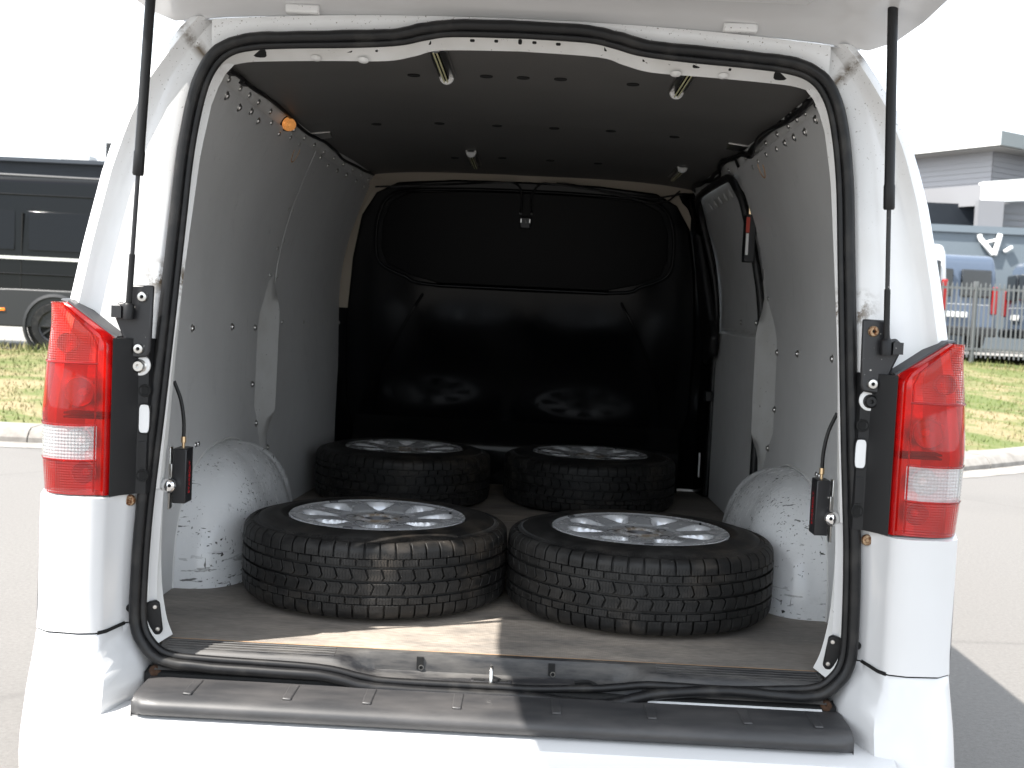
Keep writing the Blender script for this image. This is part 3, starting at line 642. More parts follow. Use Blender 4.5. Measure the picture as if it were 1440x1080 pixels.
def build_lamp(s):
    root = MB()
    zs = frange(.886, 1.272, 30)
    house = []
    for z in zs:
        xi, xo = lamp_xin(z), lamp_xo(z); xm = max(xi+.02, xo-.035)
        house.append([(s*x, y, z) for x, y in ((xi, -.098), (xi+.004, -.066), (lerp(xi, xm, .5), -.058), (xm, -.045), (xo-.022, .0), (xo-.012, .05), (xo+.001, .10))])
    H = MB().grid(house)
    H.add([house[0][i] for i in range(7)]+[(s*x, y, zs[0]) for x, y in lamp_sec(zs[0])][::-1], [tuple(range(7+14))])
    lamp = H.build('tail_light', 'reflector', VAN, 30)
    if s < 0: lamp['label'] = 'sunlit red tail light with clear reversing window'
    else: lamp['label'] = 'shaded red tail light with clear reversing window'
    def zone(name, mat, z0, z1, a, b, n=6):
        MB().grid([[(s*x, y, z) for x, y in lamp_sec(z)[a:b]] for z in frange(z0, z1, n)]).build(name, mat, lamp, 40)
    zone('lens_edge', 'deep_red_lens', .886, 1.272, 0, 3, 20)
    zone('lens_frame', 'red_lens', .886, 1.272, 2, 5, 20)
    zone('fog_lens', 'red_ribbed_lens', .886, .957, 4, 14); zone('reversing_lens', 'clear_lens', .957, 1.028, 4, 14)
    zone('brake_lens', 'red_lens', 1.028, 1.152, 4, 14, 8); zone('indicator_lens', 'amber_red_lens', 1.152, 1.272, 4, 14, 8)
    # ribs standing on the lens between its windows
    for z in (.957, 1.028, 1.152):
        pts = [Vector((s*x, y-.001, z)) for x, y in lamp_sec(z)[4:]]
        MB().tube(pts, .0022, 6).build('lens_rib', 'deep_red_lens' if z > 1.1 else 'red_lens', lamp, 60)
    pts = [Vector((s*(lamp_sec(z)[4][0]+.003), lamp_sec(z)[4][1]-.002, z)) for z in frange(.892, 1.262, 16)]
    MB().tube(pts, .0018, 6).build('lens_rib', 'red_lens', lamp, 60)
    # bulb cups
    for z, r, x in ((1.09, .030, .862), (.925, .022, .850), (.99, .026, .862), (1.19, .020, .890)):
        MB().lathe([(.006, .0), (r*.6, .006), (r*.9, .018), (r, .030), (r*1.06, .028), (r*.98, .012), (r*.7, -.004)], 24, to_dir((s*x, -.058, z), (0, -1, 0))).build('bulb_cup', 'reflector', lamp, 60)
        MB().lathe([(.008, 0), (.009, .010), (.007, .018), (0, .021)], 14, to_dir((s*x, -.058, z), (0, -1, 0))).build('bulb', 'bulb_amber' if z > 1.1 else 'led_tube', lamp, 60)
    for z in (1.040, 1.048): MB().box((s*.845, -.075, z), (.085, .05, .004)).build('reflector_fin', 'dark_cladding', lamp)
    # grey cap on top of the lamp
    rows = []
    for z in [1.2045, 1.2055]+frange(1.21, 1.273, 8):
        x = lamp_xin(z); rows.append([(s*(x-.0005), -.100, z), (s*(x-.002), -.098, z+.0035), (s*(x-.006), -.04, z+.006), (s*(x-.008), .01, z+.005)])
    rows.append([(s*.905, -.085, 1.276), (s*.904, -.08, 1.279), (s*.90, -.03, 1.281), (s*.90, .01, 1.281)])
    rows.append([(s*.921, -.02, 1.270), (s*.920, -.02, 1.273), (s*.918, .0, 1.276), (s*.916, .02, 1.277)])
    MB().grid(rows).build('lamp_cap', 'bezel_grey', lamp, 40)
    # black trim running from the lamp back to the door seal
    rows = []
    for z in frange(.884, 1.2045, 12):
        q = sstep(.93, .885, z); rows.append([(s*x, y, z) for x, y in ((.7846, -.117), (.780, -.112), (.758, -.082), (.748, -.0665), (.740, -.064), (.728, -.063), (.722, -.045))])
    rows.append([(s*x, -.03+i*.0, 1.206) for i, x in enumerate((.7846, .780, .758, .748, .740, .728, .722))])
    tr = MB().grid(rows).build('quarter_trim', 'black_plastic', VAN, 30)
    for z in (1.098, .922):
        MB().lathe([(0, .001), (.009, .001), (.0105, .003), (.0125, .003), (.0135, 0)], 20, to_dir((s*.7355, -.0635, z), (0, -1, 0))).build('trim_hole', 'dark_void', tr, 40)
    P = [(.012*math.copysign(abs(cos(a))**.5, cos(a)), .030*math.copysign(abs(sin(a))**.5, sin(a))) for a in [2*pi*k/24 for k in range(24)]]
    MB().prism(P, lambda a, b, d: (s*(.7345+a), -.063+d, 1.040+b), -.0025, .004).build('body_window', 'gutter_paint', tr)
    MB().tube([(s*.7345+1.04*a, -.0655, 1.040+b*1.02) for a, b in P], .0016, 6, True).build('window_edge', 'black_plastic', tr, 60)
    bevel(MB().box((s*.738, -.0645, .965), (.020, .002, .055)).build('trim_pad', 'black_plastic', tr), .001)
def build_strut(s):
    f = lambda a, b, d: (s*a, d, b)
    br = MB().prism([(.719, 1.314), (.772, 1.313), (.776, 1.275), (.788, 1.278), (.799, 1.268), (.800, 1.254), (.786, 1.222), (.768, 1.172), (.758, 1.164), (.727, 1.168), (.722, 1.18)], f, -.079, -.066).build('strut_bracket', 'black_metal', VAN); bevel(br, .004)
    for i, (x, z, mt) in enumerate(((.740, 1.290, 'steel' if s < 0 else 'rusty_steel'), (.745, 1.184, 'steel'))):
        b = MB().lathe([(.0025, .003), (.004, .0065), (.009, .006), (.011, .003), (.011, 0)], 18, to_dir((s*x, -.079, z), (0, -1, 0))).build('bolt', mt, br, 40)
        MB().lathe([(0, .0032), (.0026, .0032)], 6, to_dir((s*x, -.079, z), (0, -1, 0))).build('bolt_socket', 'dark_void', b)
    pl = MB().lathe([(0, .003), (.021, .003), (.022, 0)], 24, to_dir((s*.746, -.0645, 1.150), (0, -1, 0))).build('buffer_plate', 'gutter_paint', VAN, 40)
    MB().lathe([(0, .006), (.004, .006), (.0045, .012), (.010, .012), (.0125, .009), (.0125, .002), (.015, 0)], 20, to_dir((s*.746, -.067, 1.148), (0, -1, 0))).build('rubber_buffer', 'rubber' if s > 0 else 'steel', pl, 40)
    b0 = Vector((s*.764, -.092, 1.260)); b1 = Vector((s*.722, -.125, 1.955)); d = (b1-b0).normalized()
    st = MB().tube([b0+d*.03, b0+d*.32], .0046, 12).build('strut_rod', 'black_metal', VAN, 60)
    MB().tube([b0+d*.01, b0+d*.115], .0062, 12).build('rod_sleeve', 'black_plastic', st, 60)
    MB().tube([b0+d*.272, b0+d*.276, b0+d*.318, b0+d*.322, b0+d*.70], [.0095, .0112, .0112, .0100, .0100], 16).build('strut_tube', 'black_plastic', st, 50)
    MB().lathe([(0, .016), (.009, .016), (.012, .012), (.012, -.016), (0, -.016)], 16, to_dir(b0, d)).build('ball_socket', 'black_plastic', st, 40)
    MB().lathe([(0, .03), (.007, .03), (.0095, .026), (.0095, .018), (.005, .016), (.005, 0)], 16, to_dir(b0+Vector((s*.0, .0, 0)), (s, .15, .12))).build('ball_pin', 'steel' if s < 0 else 'black_plastic', br, 40)
    MB().box((s*.785, -.088, 1.258), (.020, .030, .024)).build('bracket_lug', 'black_metal', br)
for s in (-1, 1): build_lamp(s); build_strut(s)

# ------------------------------------------------------------------ tailgate, raised
def build_tailgate():
    a = rad(6); h = Vector((0, .035, 1.918)); ax = Vector((0, -cos(a), sin(a))); up = Vector((0, sin(a), cos(a)))
    P = lambda x, t, n: h+ax*t+up*n+Vector((x, 0, 0))
    rows = []
    for t, hw, n in ((0, .72, .0), (.03, .77, .02), (.12, .80, .035), (.4, .83, .055), (.7, .83, .06), (1.0, .82, .04), (1.16, .78, .01)):
        rows.append([P(x*hw, t, n-.03*abs(x)**4) for x in frange(-1, 1, 15)])
    sk = solid(MB().grid(rows).build('tailgate', 'white_paint', VAN, 60), .035, -1)
    sk['label'] = 'white tailgate raised above the opening'
    bevel(MB().prism([(-.56, .16), (.56, .16), (.64, .5), (.66, 1.0), (.58, 1.08), (-.58, 1.08), (-.66, 1.0), (-.64, .5)], lambda x, t, n: P(x, t, n), -.022, -.002).build('inner_trim', 'wall_board', sk), .01)
    for x in (-.45, .45): bevel(MB().box((x, .012, 1.897), (.07, .05, .018)).build('hinge', 'gutter_paint', sk), .004)
build_tailgate()

# ------------------------------------------------------------------ bumper, step, sill
def build_sill():
    xs = frange(-.80, .80, 65)
    m = MB().grid([[(x, y, z) for y, z in ((-.055, .462), (-.12, .462), (-.20, .458), (-.226, .448), (-.236, .42), (-.238, .32), (-.225, .22), (-.15, .19))] for x in xs]).build('bumper', 'white_paint', VAN, 40)
    def pad(x):
        e = min(x+.705, .725-x); d = .012*(1-sstep(0, .03, e))
        return [(-.045, .478), (-.052, .500), (-.075, .5035), (-.15, .502), (-.182+d, .4985), (-.197+d, .490), (-.2015+d*1.3, .480), (-.198+d, .468), (-.18, .460)]
    X = [-.705, -.704, -.70, -.692]+frange(-.68, .70, 40)+[.712, .72, .724, .725]
    sp = MB().grid([[(x, y, z-(.010 if i in (0, len(X)-1) else 0)) for y, z in pad(x)] for i, x in enumerate(X)]).build('step_pad', 'step_plastic', VAN, 50)
    for x in (-.60, -.40, -.24, -.06, .14, .33, .52, .66):
        bevel(MB().prism([(-.011, -.078), (.011, -.078), (.009, -.165), (-.009, -.165)], lambda a, b, d: (x+a+.0*b, b, d), .500, .5052).build('grip_rib', 'step_plastic', sp), .003)
    bevel(MB().lathe([(0, .003), (.010, .003), (.012, .0)], 20, to_dir((-.765, -.2225, .398), (0, -1, 0))).build('parking_sensor', 'white_paint', VAN, 40), .0005)
    # channel under the seal
    MB().grid([[(x, y, z) for y, z in ((-.03, .47), (-.062, .485), (-.060, .508), (-.03, .515))] for x in frange(-.72, .72, 30)]).build('sill_channel', 'dark_void', VAN, 40)
    MB().grid([[(x, y, z) for y, z in ((-.066, .488), (-.066, .503), (-.05, .508))] for x in frange(.33, .69, 12)]).build('sill_lip', 'gutter_paint', VAN, 40)
    # sill plate with latch recess
    def sec(x):
        r = sstep(.335, .245, abs(x-.01)); e = .012*(1-sstep(.66, .60, abs(x)))*0
        a = [(.0175, .556), (.0160, .5615), (.006, .5615), (-.004, .5600), (-.012, .558), (-.022, .5555), (-.032, .552), (-.038, .545), (-.044, .535), (-.05, .522), (-.06, .515)]
        b = [(.0175, .556), (.0160, .5615), (.006, .5615), (.002, .5595), (.0, .553), (-.002, .538), (-.004, .524), (-.012, .517), (-.032, .512), (-.042, .505), (-.052, .497)]
        return [(x, lerp(p[0], q[0], r), lerp(p[1], q[1], r)) for p, q in zip(a, b)]
    sx = sorted(set([round(v, 4) for v in frange(-.70, .70, 41)+frange(-.36, -.22, 16)+frange(.24, .38, 16)]))
    sl = MB().grid([sec(x) for x in sx]).build('sill_plate', 'sill_plastic', VAN, 35)
    for y, z in ((.002, .5620), (-.008, .5600), (-.017, .5578), (-.026, .5548)):
        for x0, x1 in ((-.69, -.33), (.35, .69)):
            MB().tube([(x0, y, z), (x1, y, z)], .0016, 6).build('sill_rib', 'sill_plastic', sl, 60)
    for x in (-.15, .13): MB().box((x, -.003, .541), (.014, .005, .026)).build('sill_slot', 'dark_void', sl); 
    for x in (-.147, .133): MB().tube([(x+.005*cos(t), -.0065, .532+.005*sin(t)) for t in frange(0, 2*pi, 10)[:-1]], .0012, 6, True).build('slot_clip', 'steel', sl, 60)
    la = MB().tube([(.003, -.008, .52), (.003, -.022, .545), (.003, -.030, .548), (.003, -.038, .54), (.003, -.040, .51)], .0045, 10).build('latch_striker', 'steel', VAN, 60)
    bevel(MB().box((.003, -.024, .5165), (.085, .022, .004)).build('striker_plate', 'black_metal', la), .001)
    for x in (-.022, .028): MB().box((x, -.024, .5192), (.022, .010, .0016)).build('striker_slot', 'dark_void', la)
    MB().tube(smooth_path([(.18, -.016, .520), (.20, -.018, .524), (.215, -.013, .521), (.225, -.02, .518)], 3), .004, 6).build('torn_trim', 'dark_void', sl, 60)
build_sill()

# ------------------------------------------------------------------ load bay lining
XW = [(.56, .826), (.80, .828), (1.1, .824), (1.3, .822), (1.38, .818), (1.45, .809), (1.52, .796), (1.59, .778), (1.70, .739), (1.79, .703), (1.84, .684)]
def wall_x(z): return interp(XW, z)
def cz(x): return 1.869-.030*(abs(x)/.69)**4
def taper(s, y): return .045*sstep(1.4, 2.55, y) if s < 0 else 0.
SCREW = None
def screw(parent, p, d, r=.0062, mat='steel'):
    global SCREW
    if SCREW is None:
        o = MB().lathe([(0, .0012), (.0018, .0034), (.0040, .0036), (.0058, .0022), (.0062, 0), (.0085, -.0004), (.0092, -.0015)], 14).build('screw', 'steel', parent, 50); SCREW = o.data
    else: o = link('screw', SCREW, None, parent)
    o.matrix_local = to_dir(p, d) @ Matrix.Scale(1.25*r/.0062, 4); return o
def wall_screw(parent, s, y, z):
    e = .01; n = Vector((-s, 0, -(wall_x(z+e)-wall_x(z-e))/(2*e))); n.z = (wall_x(z+e)-wall_x(z-e))/(2*e)*-1; n = Vector((-s*1, 0, (wall_x(z+e)-wall_x(z-e))/(2*e)*1*-1*-1))
    screw(parent, (s*(wall_x(z)-taper(s, y)-.0025), y, z), n)
def wall_grid(s, ya, yb, z0, z1, nz=26, ny=14, off=0):
    rows = []
    for z in frange(z0, z1, nz):
        a = ya(z) if callable(ya) else ya; b = yb(z) if callable(yb) else yb
        rows.append([(s*(wall_x(z)-taper(s, y)+off+.0025*sin(y*3.1+z*4)*sstep(.1, .4, y)), y, z) for y in frange(a, b, ny)])
    return MB().grid(rows)
def bulge(z): return .19*sstep(.82, .96, z)*sstep(1.44, 1.22, z)+.03*sstep(.74, .80, z)*sstep(.9, .82, z)
def build_lining():
    # painted body behind the boards
    for s in (-1, 1):
        wall_grid(s, .05, 2.7, .56, 1.84, 20, 10, .030).build('inner_skin', 'gutter_paint', VAN, 60)
        # exposed pillar between the boards
        rows = []
        for z in frange(.76, 1.44, 24):
            x = wall_x(z); k = min(1., bulge(z)/.17); rows.append([(s*(x+.016), 1.22, z), (s*(x+.008), 1.29, z), (s*(x+lerp(.004, -.018, k)), 1.38, z), (s*(x+lerp(.002, -.032, k)), 1.436, z), (s*(x-.004), 1.455, z), (s*(x+.012), 1.475, z)])
        pl = MB().grid(rows).build('pillar_metal', 'flange_paint', VAN, 50)
        MB().box((s*(wall_x(.93)+.006), 1.395, .945), (.012, .06, .020)).build('pillar_step', 'flange_paint', pl)
    zl = 1.800
    L1 = solid(wall_grid(-1, .073, lambda z: 1.462-bulge(z), .56, zl).build('wall_board', 'wall_board', VAN, 60), .004, 0)
    L2 = solid(wall_grid(-1, lambda z: 1.468, lambda z: 2.60-.05*sstep(1.3, .9, z), .56, zl).build('wall_board', 'wall_board', VAN, 60), .004, 0)
    R1 = solid(wall_grid(1, .073, lambda z: 1.43-bulge(z), .56, zl).build('wall_board', 'wall_board', VAN, 60), .004, 0)
    for s, o in ((-1, L1), (1, R1)):
        for y in (.16, .27, .38, .50, .61, .72, .84, .95, 1.08, 1.2): wall_screw(o, s, y+random.uniform(-.02, .02), 1.782+random.uniform(-.008, .008))
        for z in (.62, .78, .90, 1.03, 1.21, 1.38, 1.47, 1.60): wall_screw(o, s, 1.44-bulge(z)-.022, z)
        for z in (.66, .80, .98): wall_screw(o, s, .30+random.uniform(-.05, .05), z)
        for y in (.22, .55, .95): wall_screw(o, s, y, 1.215)
        for y in (.62, .645): wall_screw(o, s, y, .905)
    for y in (1.56, 1.7, 1.85, 2.0, 2.18, 2.35): wall_screw(L2, -1, y, 1.782+random.uniform(-.01, .01))
    for z in (.62, .80, .95, 1.38, 1.5, 1.6): wall_screw(L2, -1, 1.485, z)
    for y in (1.6, 1.9, 2.2): wall_screw(L2, -1, y, 1.225)
    for z in (.75, .95, 1.08, 1.22): wall_screw(L2, -1, 2.53, z)
    # upper rail above the boards
    for s in (-1, 1):
        rows = [[(s*(x), y, z) for x, z in ((wall_x(1.792)-taper(s, y)+.004, 1.792), (.702-taper(s, y), 1.806), (.694-taper(s, y), 1.822), (.682-taper(s, y), 1.842))] for y in frange(.068, 2.6, 12)]
        r = MB().grid(rows).build('roof_rail', 'flange_paint', VAN, 50)
        for y in [.10, .14, .21, .30, .36, .47, .56, .66]+[.8+.16*i for i in range(11)]:
            screw(r, (s*(.697-taper(s, y)), y, 1.815), (-s*.85, 0, -.5), .0058)
        for y in (.12, .17, .25): MB().lathe([(0, .001), (.008, .001), (.009, 0)], 12, to_dir((s*.697, y+.02, 1.815), (-s*.85, 0, -.5))).build('rail_hole', 'dark_void', r)
    # ceiling boards
    def ceil(y0, y1):
        o = MB().grid([[(x, y, cz(x)) for x in frange(-.695, .695, 29)] for y in frange(y0, y1, 8)]).build('ceiling_board', 'ceiling_board', VAN, 60); return solid(o, .004, 0)
    c1 = ceil(.070, 1.1690); c2 = ceil(1.1704, 2.60)
    for o, pts in ((c1, [(-.268, .466), (-.088, .444), (.002, .442), (.093, .44), (.271, .461)]), (c2, [(-.463, 1.225), (-.264, 1.19), (-.086, 1.19), (.09, 1.19), (.264, 1.19), (.463, 1.215), (-.269, 1.98), (-.091, 1.93), (.088, 1.94), (.266, 1.957)])):
        for x, y in pts:
            h = MB().lathe([(0, .0004), (.011, .0006), (.0125, .0014), (.0155, .0012), (.016, -.003)], 18, to_dir((x, y, cz(x)-.0035), (0, 0, -1))).build('ceiling_hole_shade', 'dark_void', o, 40)  # proud black disc; its colour stands for the shade inside an open hole
    # load floor
    fl = MB().box((0, 1.31, ZF-.006), (1.69, 2.59, .012)).build('floor_board', 'floor_ply', VAN); bevel(fl, .0015, 1)
    MB().box((0.02, .0195, ZF-.0004), (1.42, .0065, .0022)).build('board_edge', 'raw_ply', fl)
    # wheel arches
    for s in (-1, 1):
        rows = []; a, b, c, n, m_ = .43, .195, .328, 3.6, 2.5; yc = .885
        for i in range(27):
            t = (pi/2)*i/26; ct = max(0., cos(t))**(2/m_); stt = sin(t)**(2/m_); row = []
            for j in range(49):
                ph = pi*j/48; cy = math.copysign(abs(cos(ph))**(2/n), -cos(ph)); sx = abs(sin(ph))**(2/n)
                wob = .004*sin(cy*9+stt*5)*stt+(.010*math.exp(-((cy-.55)/.10)**2)*sstep(.2, .6, stt)*sx)
                row.append((s*(.842-(b-wob)*ct*sx), yc+a*ct*cy, ZF-.004+c*stt))
            rows.append(row)
        ar = MB().grid(rows).build('wheel_arch', 'arch_paint', VAN, 60)
        ar['label'] = 'scuffed white wheel arch housing'
        MB().tube([(s*(wall_x(ZF+c*sin(t)**(2/m_))-.003), yc+a*1.005*math.copysign(abs(cos(t))**(2/m_), -cos(t)), ZF+c*1.005*sin(t)**(2/m_)) for t in frange(0, pi, 40)], .0035, 6).build('arch_sealant', 'flange_paint', ar, 60)
build_lining()

# ------------------------------------------------------------------ bulkhead and sliding-door side
def build_bulkhead():
    Y = 2.60
    half = [(.690, .565), (.705, .74), (.745, .90), (.748, 1.23), (.725, 1.50), (.690, 1.68), (.63, 1.775), (.54, 1.822), (.30, 1.842), (0, 1.846)]
    sh = lambda z: -.13*(z-.80)
    f = lambda a, b, d: (a, d+sh(b), b)
    out = half+[(-x, z) for x, z in half[::-1][1:]]
    bk = bevel(MB().prism(out, f, Y, Y+.04).build('bulkhead', 'bulkhead_plastic', VAN), .012, 3)
    bk['label'] = 'glossy black moulded bulkhead behind the wheels'
    # raised ring round the upper panel and the recessed panel itself
    ring = [(.365, 1.398), (.50, 1.430), (.60, 1.475), (.625, 1.54), (.62, 1.66), (.585, 1.745), (.50, 1.785), (.25, 1.800), (0, 1.803)]
    loop = [Vector((-x, Y-.004+sh(z), z)) for x, z in ring]+[Vector((x, Y-.004+sh(z), z)) for x, z in ring[::-1][1:]]
    MB().tube(smooth_path(loop, 4, True), .008, 8, True).build('panel_ring', 'bulkhead_plastic', bk, 60)
    MB().tube([(-.365, Y-.012+sh(1.4), 1.397), (.365, Y-.012+sh(1.4), 1.397)], .009, 8).build('ledge', 'bulkhead_plastic', bk, 60)
    inn = [(x*.965, 1.40+(z-1.40)*.965+.008) for x, z in ring]
    bevel(MB().prism([(-x, z) for x, z in inn]+[(x, z) for x, z in inn[::-1][1:]], f, Y-.006, Y+.01).build('upper_panel', 'tinted_panel', bk), .004)
    # foot of the bulkhead: a step
    rows = [[(x, y, z) for y, z in ((Y-.002, .83), (Y-.012, .815), (Y-.02, .78), (Y-.055, .755), (Y-.06, .70), (Y-.065, ZF))] for x in frange(-.70, .70, 24)]
    MB().grid(rows).build('foot_panel', 'bulkhead_plastic', bk, 50)
    for s in (-1, 1): MB().tube(smooth_path([(s*.62, Y-.002, .83), (s*.60, Y-.006+sh(1.), 1.0), (s*.50, Y-.006+sh(1.22), 1.22), (s*.42, Y-.004+sh(1.36), 1.36)], 4), .006, 6).build('moulded_line', 'bulkhead_plastic', bk, 60)
    # small buckle with two bright studs hung in the upper panel
    b = bevel(MB().box((0, Y-.022+sh(1.68), 1.672), (.045, .022, .05)).build('latch', 'black_metal', bk), .006)
    for x in (-.022, .024): MB().lathe([(0, .005), (.004, .004), (.006, 0)], 10, to_dir((x, Y-.014+sh(1.71), 1.712), (0, -1, 0))).build('stud', 'steel', b, 50)
    for x in (-.018, .018): MB().box((x, Y-.036+sh(1.68), 1.68), (.004, .004, .016)).build('latch_edge', 'steel', b)
    # trim of the cab pillars round the bulkhead
    for s in (-1, 1):
        rows = []
        for z in frange(.565, 1.825, 22):
            xi = interp([(z_, x_) for x_, z_ in half[:8]], z); xw = wall_x(min(z, 1.80))-taper(s, 2.55)+.012; rows.append([(s*(xi-.012), Y+.012+sh(z), z), (s*lerp(xi, xw, .5), Y+.0+sh(z), z), (s*xw, Y-.03+sh(z), z)])
        lo = [r for r, z in zip(rows, frange(.565, 1.825, 22)) if z < 1.30]; hi = [r for r, z in zip(rows, frange(.565, 1.825, 22)) if z > 1.25]
        MB().grid(lo).build('pillar_trim', 'bulkhead_plastic', VAN, 60); MB().grid(hi).build('pillar_trim', 'beige_trim' if s < 0 else 'bulkhead_plastic', VAN, 60)
    rows = []
    for x in frange(-.69, .69, 24):
        z0 = interp([(a, b) for a, b in sorted((x_, z_) for x_, z_ in half[5:])], abs(x)); rows.append([(x, Y+.008+sh(z0), min(1.86, z0)-.015), (x, Y-.002+sh(1.85), cz(x)-.001)])
    MB().grid(rows).build('header_trim', 'beige_trim', VAN, 60)
    # cables strung along the head of the bulkhead
    for pts in ([(-.62, 2.375, 1.785), (-.54, 2.415, 1.795), (-.3, 2.425, 1.815), (-.10, 2.425, 1.832), (-.04, 2.435, 1.825), (-.02, 2.445, 1.78), (-.02, 2.450, 1.71)], [(.62, 2.275, 1.80), (.50, 2.375, 1.79), (.3, 2.415, 1.815), (.10, 2.425, 1.835), (.05, 2.435, 1.828), (.02, 2.445, 1.78), (.024, 2.450, 1.715)], [(.60, 2.175, 1.80), (.55, 2.375, 1.77), (.40, 2.415, 1.795), (.22, 2.425, 1.83), (.12, 2.425, 1.838)]):
        MB().tube(smooth_path(pts, 5), .0042, 6).build('cable', 'rubber', VAN, 60)
build_bulkhead()

def build_door_side():
    g = lambda y, z, o=0: (wall_x(z)+o, y, z)
    # sliding door skin and its boards
    up = solid(wall_grid(1, 1.50, 2.42, 1.275, 1.735, 12, 8, .012).build('door_board', 'wall_board', VAN, 60), .004, 0)
    lo = solid(wall_grid(1, 1.47, 2.44, .565, 1.245, 16, 8, -.004).build('door_board', 'wall_board', VAN, 60), .004, 0)
    MB().grid([[(wall_x(1.245)+a, y, z) for a, z in ((-.004, 1.243), (-.006, 1.250), (.006, 1.258), (.016, 1.262))] for y in frange(1.47, 2.42, 8)]).build('door_ledge', 'flange_paint', VAN, 50)
    for y in (1.56, 1.75, 1.95, 2.15, 2.32): wall_screw(lo, 1, y, 1.215)
    for z in (.7, .9, 1.05): wall_screw(lo, 1, 2.40, z)
    for y in (1.6, 1.9): wall_screw(up, 1, y, 1.30)
    wall_grid(1, 1.42, 2.62, .565, 1.83, 18, 8, .022).build('sliding_door', 'flange_paint', VAN, 60)
    for y in (1.62, 1.74, 1.86, 1.98, 2.1, 2.22): MB().lathe([(0, .004), (.012, .003), (.018, 0)], 14, to_dir((wall_x(1.752)+.012, y, 1.752), (-.8, 0, -.6))).build('door_hole', 'flange_paint', up, 50)
    # rubber seal round the door opening
    path = [(1.455, .57), (1.452, 1.0), (1.455, 1.35), (1.475, 1.66), (1.50, 1.745), (1.56, 1.783), (1.75, 1.792), (2.2, 1.795), (2.34, 1.775), (2.40, 1.69), (2.42, 1.4), (2.43, 1.0), (2.45, .57)]
    pts = smooth_path([(wall_x(z)-.012, y, z) for y, z in path], 5); MB().tube(pts, .014, 8).build('door_seal', 'rubber', VAN, 60)
    # belt housing and black pillar by the bulkhead
    rows = [[(wall_x(z)-.0, 2.42, z), (wall_x(z)-.03, 2.46, z), (wall_x(z)-.045, 2.54, z), (wall_x(z)-.05, 2.60, z)] for z in frange(.565, 1.80, 14)]
    MB().grid(rows).build('pillar_cover', 'bulkhead_plastic', VAN, 50)
    bevel(MB().prism([(2.30, 1.16), (2.46, 1.12), (2.52, 1.5), (2.50, 1.66), (2.42, 1.66), (2.36, 1.3), (2.28, 1.24)], lambda a, b, d: (wall_x(b)-d, a, b), .02, .055).build('grab_handle', 'black_plastic', VAN), .012)
    bevel(MB().box((.79, 2.40, .99), (.03, .05, .045)).build('door_catch', 'black_plastic', VAN), .006)
    MB().box((.772, 2.42, .70), (.004, .02, .10)).build('door_scuff', 'flange_paint', VAN)
    # lock on the sliding door
    lk = bevel(MB().box((wall_x(1.58)-.030, 1.44, 1.575), (.034, .05, .155)).build('door_lock', 'black_metal', VAN), .003)
    MB().box((wall_x(1.58)-.0405, 1.4145, 1.618), (.012, .0012, .05)).build('lock_sticker', 'red_sticker', lk)
    MB().box((wall_x(1.58)-.0405, 1.4143, 1.555), (.009, .0012, .07)).build('lock_sticker', 'white_plastic', lk)
    MB().tube([(.750, 1.44, 1.652), (.748, 1.44, 1.685)], .006, 8).build('cable_gland', 'brass', lk, 40)
    MB().tube(smooth_path([(.748, 1.44, 1.68), (.735, 1.43, 1.73), (.705, 1.42, 1.79), (.68, 1.38, 1.825)], 4), .0045, 6).build('lock_cable', 'rubber', lk, 60)
build_door_side()

